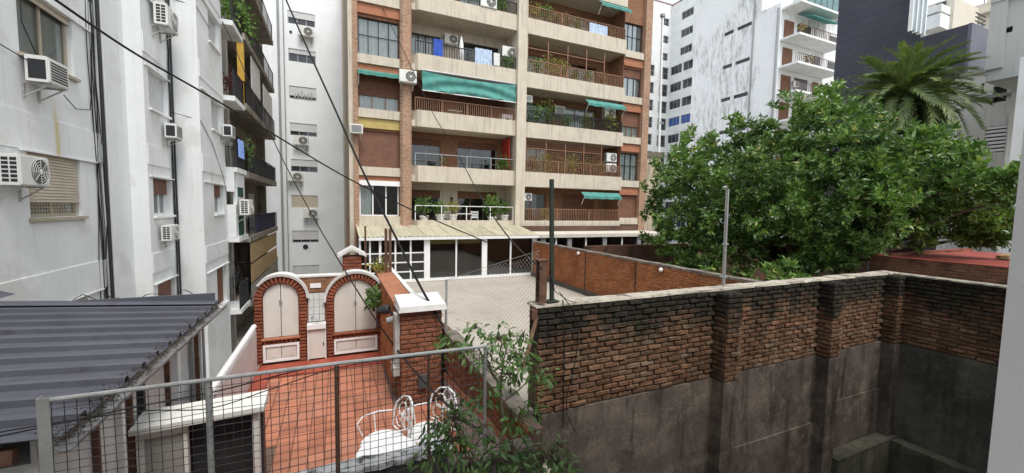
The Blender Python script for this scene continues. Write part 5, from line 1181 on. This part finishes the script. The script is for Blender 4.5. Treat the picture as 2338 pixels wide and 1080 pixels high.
# ------------------------------------------------------------------ young trees right in front, leaf by leaf
def sapling(name, label, stems, clumps, nleaf, size, seed, base):
    rg = random.Random(seed); t = thing(name, label, 'shrub', base); ms = []
    for v in range(6):
        mb = MB(); s = 1.0; nn = 5; vs_ = []; fs = []
        for i in range(nn + 1):
            u = i / nn; w_ = .5 * .36 * math.sin(math.pi * (u * .92 + .04)) ** .8; dr = -.28 * u * u - .04 * v * u; cup = .10
            vs_ += [(u, -w_, dr + cup * w_ * 2), (u, 0, dr), (u, w_, dr + cup * w_ * 2)]
        for i in range(nn):
            for j in (0, 1): a = i * 3 + j; fs.append((a, a + 3, a + 4, a + 1))
        mb.add(vs_, fs); mb.smooth = True; ms.append(mb.mesh('leaf', leaf_shrub))
    sm = MB()
    for st in stems: sm.tube([Vector(p) for p in st[0]], st[1], 6)
    sm.build('stem', bark, t)
    tw = MB(); mass = MB(); mass.smooth = True; cnt = 0
    for c, r_, n_ in clumps:
        c = Vector(c); n_ = int(n_ * nleaf * 1.15); r_ *= 1.25
        for k in range(n_):
            d = Vector((rg.gauss(0, 1), rg.gauss(0, 1), rg.gauss(0, .8))).normalized(); p = c + d * r_ * rg.uniform(.25, 1)
            if k % 4 == 0: tw.tube([c, c.lerp(p, .5) + Vector((0, 0, .03)), p], [.006, .004, .002], 4)
            a = math.atan2(d.y, d.x) + rg.gauss(0, .7); s = size * rg.uniform(.6, 1.2)
            M = Matrix.Translation(p) @ Matrix.Rotation(a, 4, 'Z') @ Matrix.Rotation(rg.gauss(.35, .45), 4, 'Y') @ Matrix.Rotation(rg.gauss(0, .5), 4, 'X') @ Matrix.Diagonal((s, s, s, 1))
            v = rg.randrange(6); cnt += 1
            if cnt <= 300: link('leaf', ms[v], t, M)
            else: mass.add([M @ p.co for p in ms[v].vertices], [tuple(p.vertices) for p in ms[v].polygons])
    if mass.v: mass.build('leaf_mass', leaf_shrub, t, kind='stuff')
    tw.build('twig', bark, t, kind='stuff')
q = lambda px, py, d: tuple(ray(px, py) * (d / FPX))
sapling('young_tree', 'slender young tree with pale stems in front of the chain-link fence',
        [([q(1140, 1120, 3.3), q(1148, 960, 3.6), q(1142, 880, 3.8), q(1110, 830, 3.9), q(1090, 790, 4.0)], [.018, .014, .012, .009, .006]), ([q(1146, 920, 3.7), q(1185, 890, 3.75), q(1215, 860, 3.8)], [.008, .006, .004]), ([q(1142, 880, 3.8), q(1150, 820, 3.9), q(1165, 770, 4.0)], [.010, .007, .004])],
        [(q(1030, 785, 4.0), .15, 34), (q(1085, 750, 4.0), .10, 18), (q(1140, 775, 3.9), .17, 44), (q(1180, 815, 3.8), .16, 44), (q(1110, 820, 3.9), .14, 28), (q(1235, 855, 3.7), .12, 26), (q(1110, 905, 3.7), .12, 28), (q(1165, 860, 3.8), .12, 24), (q(1195, 770, 3.9), .08, 12), (q(1175, 960, 3.5), .12, 26), (q(1215, 930, 3.6), .09, 16), (q(1060, 800, 4.0), .10, 18)], 1.9, .078, 61, q(1140, 1120, 3.3))
sapling('foreground_shrub', 'bushy green shrub at the bottom edge before the wire fence',
        [([q(1060, 1130, 2.7), q(1050, 1000, 2.75), q(1030, 940, 2.8)], [.012, .009, .005]), ([q(1090, 1130, 2.7), q(1100, 1040, 2.75), q(1160, 1000, 2.8)], [.010, .007, .004]), ([q(1080, 1120, 2.7), q(1070, 1030, 2.7), q(1110, 990, 2.7)], [.008, .006, .003])],
        [(q(1040, 960, 2.75), .12, 36), (q(1000, 985, 2.75), .10, 26), (q(1030, 1010, 2.7), .13, 40), (q(985, 1050, 2.65), .12, 34), (q(1170, 1040, 2.7), .15, 52), (q(1240, 1050, 2.7), .14, 44), (q(1200, 1070, 2.6), .14, 36), (q(1110, 975, 2.8), .06, 10), (q(1280, 1020, 2.75), .07, 14), (q(1050, 930, 2.8), .07, 12), (q(1130, 1060, 2.65), .13, 34), (q(1075, 1050, 2.65), .12, 30), (q(1290, 1065, 2.65), .09, 20)], 1.9, .062, 62, q(1060, 1130, 2.7))
# ------------------------------------------------------------------ buildings in the distance
stainw = NM('mould_streaked_white', .9, .15)
k_ = stainw.mix(stainw.rng(stainw.noise(.35, 5), .3, .7), (.80, .805, .80), (.86, .865, .86))
f_ = stainw.rng(stainw.noise(.9, 9, stainw.map((2.6, 2.2, .5)), .75), .47, .66, 0, .95)
g_ = stainw.rng(stainw.noise(.13, 4, stainw.map(loc=(3, 1, 2))), .44, .56)
k_ = stainw.mix(stainw.math('MULTIPLY', f_, g_), k_, (.24, .24, .235))
k_ = stainw.mix(stainw.rng(stainw.noise(2.2, 8, ro=.75), .6, .75, 0, .4), k_, (.25, .25, .24)); stainw.col(k_)
st = thing('stained_white_block', 'tall white party wall with black mould streaks and slit windows', 'building', (53, 38, -6.5))
SX = PX(50, -1)
slz = [24.4, 19.9, 15.4, 10.9, 6.4]
sh = []
for z in slz: sh += [(39.5, 41.0, z, z + .5), (36.9, 39.0, z, z + .5)]
mb = MB(); wallgrid(mb, SX, 35.6, 46.2, -6.5, 34, sh, .5); wallgrid(mb, SX, 33.2, 35.6, -6.5, 25.6, [], .5); mb.box(50.5, 33.2, -6.5, 62, 46.2, 25.3); mb.box(50.5, 35.6, 25.3, 62, 46.2, 34); mb.build('wall', stainw.m, st)
for h in sh: sub(st, 'slit_window', dark_pane, lambda q: q.pbox(SX, h[0], h[1], h[2], h[3], .25, .3))
sub(st, 'downpipe', grey_metal, lambda q: (q.tube([(49.9, 36.6, 34), (49.9, 36.6, -5)], .09, 6), q.tube([(49.9, 33.4, 25), (49.9, 33.4, -5)], .14, 6)))
Bz = [25.0, 21.3, 18.0, 14.7, 11.4, 8.1, 4.8]
SP = PY(33.15)
for i, z in enumerate(Bz):
    for j, (a, b, m_) in enumerate(((50.8, 52.6, brown_shut), (53.4, 56.0, dark_pane), (57.2, 58.4, dark_pane))):
        if i: sub(st, 'balcony_door', [m_, brick_wall_m, dark_pane, cur_white][(i + j) % 4 if j else 0], lambda q: q.pbox(SP, a, b, z + .1, z + 2.4, -.05, .04))
    sub(st, 'balcony_slab', white_wall, lambda q: q.box(50.2, 30.9, z - .25, 59.3, 33.148, z))
    if i: railing(st, [(50.3, 31.0), (59.2, 31.0)], z, 1.0, rust, .35, .02, 2.5, top_r=.03)
for i, z in enumerate(Bz[1:]): sub(st, 'window', dark_pane, lambda q: q.pbox(SP, 60.2, 61.6, z + .9, z + 2.2, -.04, .03))
teal_g = mat('greenish_glass', (.10, .2, .2), .2, 1, .12, .5)
sub(st, 'glass_rail', teal_g, lambda q: [q.box(50.4 + 1.2 * k, 30.95, 25.05, 51.5 + 1.2 * k, 31.0, 26.5) for k in range(9)])
sub(st, 'rail_posts', dark_metal, lambda q: [q.box(50.3 + 1.2 * k, 30.93, 25.0, 50.4 + 1.2 * k, 31.02, 26.6) for k in range(10)])
sub(st, 'balcony_awning', teal_cloth, lambda q: q.hexa([(52.8, 31.0, 23.7), (58.5, 31.0, 23.7), (58.5, 32.9, 24.6), (52.8, 32.9, 24.6), (52.8, 31.0, 23.8), (58.5, 31.0, 23.8), (58.5, 32.9, 24.7), (52.8, 32.9, 24.7)]))
sub(st, 'penthouse', white_wall, lambda q: (q.box(57.0, 33.3, 25.3, 64, 40, 28.0), q.box(56, 31.5, 28.0, 66, 40, 28.4)))
sub(st, 'penthouse_window', dark_pane, lambda q: [q.box(58 + 2.2 * k, 33.2, 25.6, 59.8 + 2.2 * k, 33.28, 27.8) for k in range(3)])
sub(st, 'climbing_plant', leaf_dry, lambda q: [leafcloud(q, (51 + 2.0 * k, 31.2, Bz[1 + k % 5] + .6), (.9, .3, .5), 60, .35, random.Random(k)) for k in range(4)])
for k, (u, z) in enumerate([(55.6, 17.6 + 2.2), (53.0, 14.7 + 2.1), (58.0, 11.4 + 2.2)]): ac('fan', '-Y', u, z - 1.0, ['highest air conditioner on the far stained block', 'air conditioner by the left door of the far stained block', 'lowest air conditioner on the far stained block'][k], 1.25, 33.1)

# white L-shaped block left of it
wl = thing('far_white_block', 'far white apartment block with rows of dark windows in a corner', 'building', (42, 66, -6.5))
xi = on('Y', 62, 1526, 200).x
FP = PY(62); FXp = PX(xi, -1); holesA, holesB = [], []
zr = [16.2 + 3.3 * (k - 6) for k in range(13)]
for i, z in enumerate(zr):
    tall = i < 10
    if tall: holesA += [(xi - 6.4, xi - 3.7, z, z + 2.1), (xi - 2.4, xi - .15, z - .2, z + 2.1)]
    else: holesA += [(xi - 6.2, xi - 4.6, z + .3, z + 1.7), (xi - 2.2, xi - .5, z + .1, z + 1.5)]
    if tall: holesB += [(58.8, 61.6, z + .45, z + 2.1), (55.2, 58.5, z + .45, z + 2.1), (50.4, 53.4, z + .45, z + 2.1)]
    else: holesB += [(56.6, 59.4, z + .3, z + 1.7), (50.2, 53.0, z + .3, z + 1.7)]
mb = MB(); wallgrid(mb, FP, xi - 16, xi, -6.5, 40.2, holesA, .5); wallgrid(mb, PX(xi, -1), 46.5, 62, -6.5, 40.0, holesB, .5); mb.box(xi - 16, 62.5, 20, xi + 10, 70, 40.0); mb.box(xi + .5, 46.5, 20, xi + 10, 62.5, 39.9)
mb.build('wall', white_wall, wl)
bluew = mat('blue_window_film', (.06, .12, .35), .2, 1, .2)
for i, h in enumerate(holesA): window(wl, FP, *h, frame=grey_metal, n=2, tr=(.5,), rec=.15, pane=dark_pane, back=None, ft=.09)
for i, h in enumerate(holesB): window(wl, FXp, *h, frame=grey_metal, n=3, rec=.15, pane=bluew if abs(h[2] - (zr[6] + .45)) < .01 and i % 3 < 2 else dark_pane, back=None, ft=.09)
sub(wl, 'roof_edge', mat('terracotta_edge', (.3, .16, .11), .2, 1, .9), lambda q: (q.box(xi - 16, 61.9, 40.2, xi, 62.3, 40.35), q.box(xi - .1, 46.5, 40.0, xi + .3, 61.9, 40.2)))
sub(wl, 'antenna', grey_metal, lambda q: (q.tube([(xi + .8, 56, 39.9), (xi + .8, 56, 43.5)], .04, 5), q.bar((xi + .8, 55.2, 43.2), (xi + .8, 56.8, 43.2), .04)))
# vent stack and small annex right of the brick house
va = thing('vent_annex', 'small beige annex with rusty top right of the brick house', 'annex', (19.4, 21.5, -6.5))
sub(va, 'wall', beige_wall, lambda q: q.box(18.63, 20.9, -6.5, 20.1, 24, 3.55)); sub(va, 'top_ledge', mat('mouldy_ledge', (.15, .13, .1), .3, 3, .9, bump=.5), lambda q: q.box(18.63, 20.8, 3.552, 20.2, 24, 3.9))
vp = thing('vent_pipe', 'tall white vent pipe rising beside the brick house', 'pipe', (19.7, 21.2, 3.9))
b0, b1 = on('Y', 21.2, 1505, 330), on('Y', 21.2, 1513, 40)
sub(vp, 'pipe', white_metal, lambda q: q.tube([(b0.x, 21.2, 3.9), (b1.x, 21.2, b1.z)], .085, 8)); sub(vp, 'cowl', grey_metal, lambda q: q.lathe([(.1, 0), (.17, .05), (.17, .22), (.06, .28)], (b1.x, 21.2, b1.z - .02), 8)); sub(vp, 'clamp', grey_metal, lambda q: q.box(b0.x - .1, 21.1, 5.9, b0.x + .25, 21.3, 6.0))

# charcoal block
cb_ = thing('charcoal_building', 'charcoal grey windowless block behind the palm', 'building', (36, 14, -6.5))
char = NM('charcoal_cladding', .6, .3)
wv = char.n('ShaderNodeTexWave'); wv.bands_direction = 'Z'; wv.inputs['Scale'].default_value = .55; wv.inputs['Distortion'].default_value = .3; char.l(char.P, wv.inputs['Vector'])
kk = char.mix(char.rng(char.noise(.5, 6), .3, .7), (.050, .050, .066), (.066, .066, .086)); kk = char.mix(char.rng(wv.outputs['Fac'], .0, .06, .5, 0), kk, (.03, .03, .042)); char.col(kk)
gxa, gxb = on('Y', 12.7, 2076, 40).x, on('Y', 12.7, 2107, 40).x
sub(cb_, 'tall_block', char.m, lambda q: q.box(32, 12.75, -6.5, gxb + .1, 17.2, 15.6)); sub(cb_, 'low_block', char.m, lambda q: q.box(32.005, 10.75, -6.5, 34.6, 12.748, 10.55))
sub(cb_, 'low_block_side', mat('grey_cladding', (.13, .13, .155), .1, 1, .6), lambda q: q.box(31.998, 10.60, -6.5, 34.6, 10.748, 10.57))
bglass = mat('sky_glass', (.22, .27, .30), .3, .6, .05, .6)
ng = 3; gw_ = (gxb - gxa) / ng
for k in range(ng): sub(cb_, 'glazing', bglass, lambda q: q.box(gxa + gw_ * k + .08, 12.6, 10.7, gxa + gw_ * (k + 1) - .02, 12.7, 15.2))
for k in range(ng + 1): sub(cb_, 'mullion', white_metal, lambda q: q.box(gxa + gw_ * k - .02, 12.55, 10.6, gxa + gw_ * k + .07, 12.72, 15.4))
sub(cb_, 'roof_rail', dark_metal, lambda q: [q.bar((33.2, 10.9, 10.8 + .22 * k), (34.5, 10.9, 10.8 + .22 * k), .04) for k in range(4)])
for k in range(3): sub(cb_, 'roof_unit', ac_white, lambda q: q.box(33.0, 14.2 + .9 * k, 15.62, 33.8, 14.9 + .9 * k, 16.5))
# cream terraced building behind, seen between the charcoal block and the grey house
pb = thing('pale_terraced_building', 'cream building with terraces behind the charcoal block', 'building', (60, 18, -6.5))
crm = mat('warm_cream', (.62, .57, .48), .08, .4, .9, streak=((.35, .3, .25), .55, .8, .5))
X6 = 58.0
oz = lambda px, py: on('X', X6, px, py).z
oy = lambda px, py=80: on('X', X6, px, py).y
CP = PX(X6, -1); ztop = oz(2200, 22)
cw = [(oy(2246, 75), oy(2222, 75), oz(2235, 100), oz(2235, 52)), (oy(2214, 80), oy(2182, 80), oz(2200, 98), oz(2200, 62)), (oy(2246, 150), oy(2222, 150), oz(2235, 165), oz(2235, 140))]
mb = MB(); wallgrid(mb, CP, 8, 23, -6.5, ztop, cw, .6); mb.box(X6 + .6, 8, 0, 74, 23, ztop - .02); mb.build('wall', crm, pb)
for w_ in cw: window(pb, CP, *w_, frame=white_metal, n=2, rec=.2, pane=bglass, back=None, ft=.12)
sub(pb, 'cornice', crm, lambda q: q.pbox(CP, 8, 23.2, oz(2200, 48), oz(2200, 44), -.6, -.002))
sub(pb, 'roof_wall', crm, lambda q: q.box(60, 9, ztop, 74, 19, ztop + 1.6))
for k in range(3): sub(pb, 'antenna', grey_metal, lambda q: q.tube([(61, 19.5 - .5 * k, ztop), (61, 19.5 - .5 * k, ztop + 3.5)], .05, 5))
X5 = 46.0
tz = lambda px, py: on('X', X5, px, py).z
for i, (ya, yb) in enumerate(((28, 20), (62, 40))):
    a, b = on('X', X5, 2148, 30).y, on('X', X5, 2104, 30).y
    sub(pb, 'terrace', white_wall, lambda q: q.box(X5, a, tz(2125, ya + 4), X5 + 4, b, tz(2125, yb - 4))); sub(pb, 'terrace_window', dark_pane, lambda q: q.box(X5 + 1.5, a + .3, tz(2125, yb - 6), X5 + 1.6, b - .3, tz(2125, yb - 22)))
sub(pb, 'terrace_back', crm, lambda q: q.box(X5 + 1.61, a - .2, -6.5, X5 + 6, b + 3, tz(2125, -6)))
X4 = 40.0
fz = lambda px, py: on('X', X4, px, py).z
sub(pb, 'parapet', white_wall, lambda q: q.box(X4, on('X', X4, 2236, 120).y, -6.5, X4 + 5, on('X', X4, 2186, 120).y, fz(2215, 100)))
sub(pb, 'roof_tower', char.m, lambda q: q.box(X4 - 3, on('X', X4 - 3, 2262, 130).y, -6.5, X4 - .2, on('X', X4 - 3, 2238, 130).y, on('X', X4 - 3, 2245, 96).z))

# white art-deco house and grey house at the right edge
ad = thing('white_curved_house', 'white house with rounded corner and barred windows at the right', 'building', (31, 6, -6.5))
adx = 30.0; yk = on('X', adx, 2288, 200).y
dwh = mat('aged_white', (.62, .61, .58), .07, .5, .9, streak=((.2, .2, .18), .52, .72, .6), bump=.2)
AP = PX(adx, -1)
def z_(px, py): return on('X', adx, px, py).z
def y_(px, py=250): return on('X', adx, px, py).y
wins = [(y_(2300, 200), y_(2268, 200), z_(2285, 232), z_(2285, 195)), (y_(2296, 320), y_(2248, 320), z_(2270, 348), z_(2270, 288)), (y_(2290, 410), y_(2243, 410), z_(2265, 437), z_(2265, 402)), (y_(2248, 190), y_(2240, 190), z_(2245, 215), z_(2245, 190)), (y_(2235, 320), y_(2230, 320), z_(2235, 325), z_(2235, 315))]
wins = [tuple(sorted(w_[:2])) + tuple(sorted(w_[2:])) for w_ in wins]
y1_, y0_ = y_(2205, 250), y_(2306, 250)
mb = MB(); wallgrid(mb, AP, y0_, y1_, -6.5, z_(2240, 168), wins, .5)
mb.box(30.5, y0_, -6.5, 40, y1_, z_(2240, 168) - .02); mb.build('wall', dwh, ad)
MB().tube([(30.9, y1_, -6.5), (30.9, y1_, z_(2240, 168) - .01)], .9, 20).build('rounded_corner', dwh, ad)
for w_ in wins:
    window(ad, AP, *w_, frame=dark_metal, n=3, tr=(.33, .66), rec=.15, pane=dark_pane, back=None, ft=.06)
def bars(q):
    a, b, c, d = wins[1]
    for k in range(7): q.pbox(AP, a, b, c + (d - c) * k / 7 + .05, c + (d - c) * k / 7 + .17, .02, .06)
sub(ad, 'window_bars', white_metal, bars)
sub(ad, 'string_course', mat('dark_ledge', (.25, .24, .22), .3, 1, .9), lambda q: (q.pbox(AP, y0_, y1_ + .3, z_(2250, 222) - .1, z_(2250, 222) + .05, -.14, 0), q.pbox(AP, y0_, y1_ + .3, z_(2240, 168), z_(2240, 168) + .2, -.12, .4)))
gr = thing('grey_tall_house', 'tall grey house with pilasters at the upper right edge', 'building', (28, 3, -6.5))
gxp = 27.0; GP = PX(gxp, -1)
ga, gb_ = on('X', gxp, 2259, 80).y, -2.0
zt_ = on('X', gxp, 2275, 8).z
def gz_(px, py): return on('X', gxp, px, py).z
slit = (on('X', gxp, 2312, 68).y, on('X', gxp, 2290, 68).y, gz_(2300, 75), gz_(2300, 62))
mb = MB(); wallgrid(mb, GP, gb_, ga, gz_(2262, 185), zt_, [slit], .5); mb.box(27.5, gb_, gz_(2262, 185), 36, ga, zt_ - .01); mb.pbox(GP, ga - .5, ga, gz_(2262, 160), zt_ + .15, -.15, -.001); mb.pbox(GP, gb_, ga, zt_, zt_ + .3, -.2, .3)
ye = on('X', gxp, 2318, 300).y
mb.pbox(GP, gb_, ye, -6.5, gz_(2262, 185) - .002, -.2, .5); mb.build('wall', mat('pale_grey_render', (.46, .46, .44), .06, .5, .9, streak=((.25, .25, .23), .55, .8, .5), bump=.2), gr)
sub(gr, 'slit_window', dark_pane, lambda q: q.pbox(GP, *slit, .2, .25))
sub(gr, 'white_wing', white_wall, lambda q: q.box(24.0, gb_, -6.5, 26.7, on('X', 24.0, 2312, 300).y, on('X', 24.0, 2325, 132).z))

# ------------------------------------------------------------------ the house the photo is taken from
me_ = thing('own_house_wall', 'grey stuccoed window reveal along the right picture edge', 'wall', (3, 0, -6.5))
J = ray(2309, 560) * (1.0 / FPX)
stucco = mat('grey_stucco', (.72, .71, .70), .04, 2, .9, bump=.5, bsc=120, bdist=.004)
HP = lambda u, z, d: (u, J.y - d, z)
mb = MB(); wallgrid(mb, HP, -6, 11.9, -6.5, 3.2, [(-1.3, J.x, -1.15, 1.4)], .32); mb.build('wall', stucco, me_)
sub(me_, 'roof_slab', conc, lambda q: q.box(-6, -7, 3.2, 11.9, J.y + .1, 3.4))

# ------------------------------------------------------------------ lift everything so that the yard lies at z = 0
drop(AC_FAN); drop(AC_END)
for o in list(COL.objects):
    if o.parent is None and o is not cam and o is not so: o.location.z += CZ
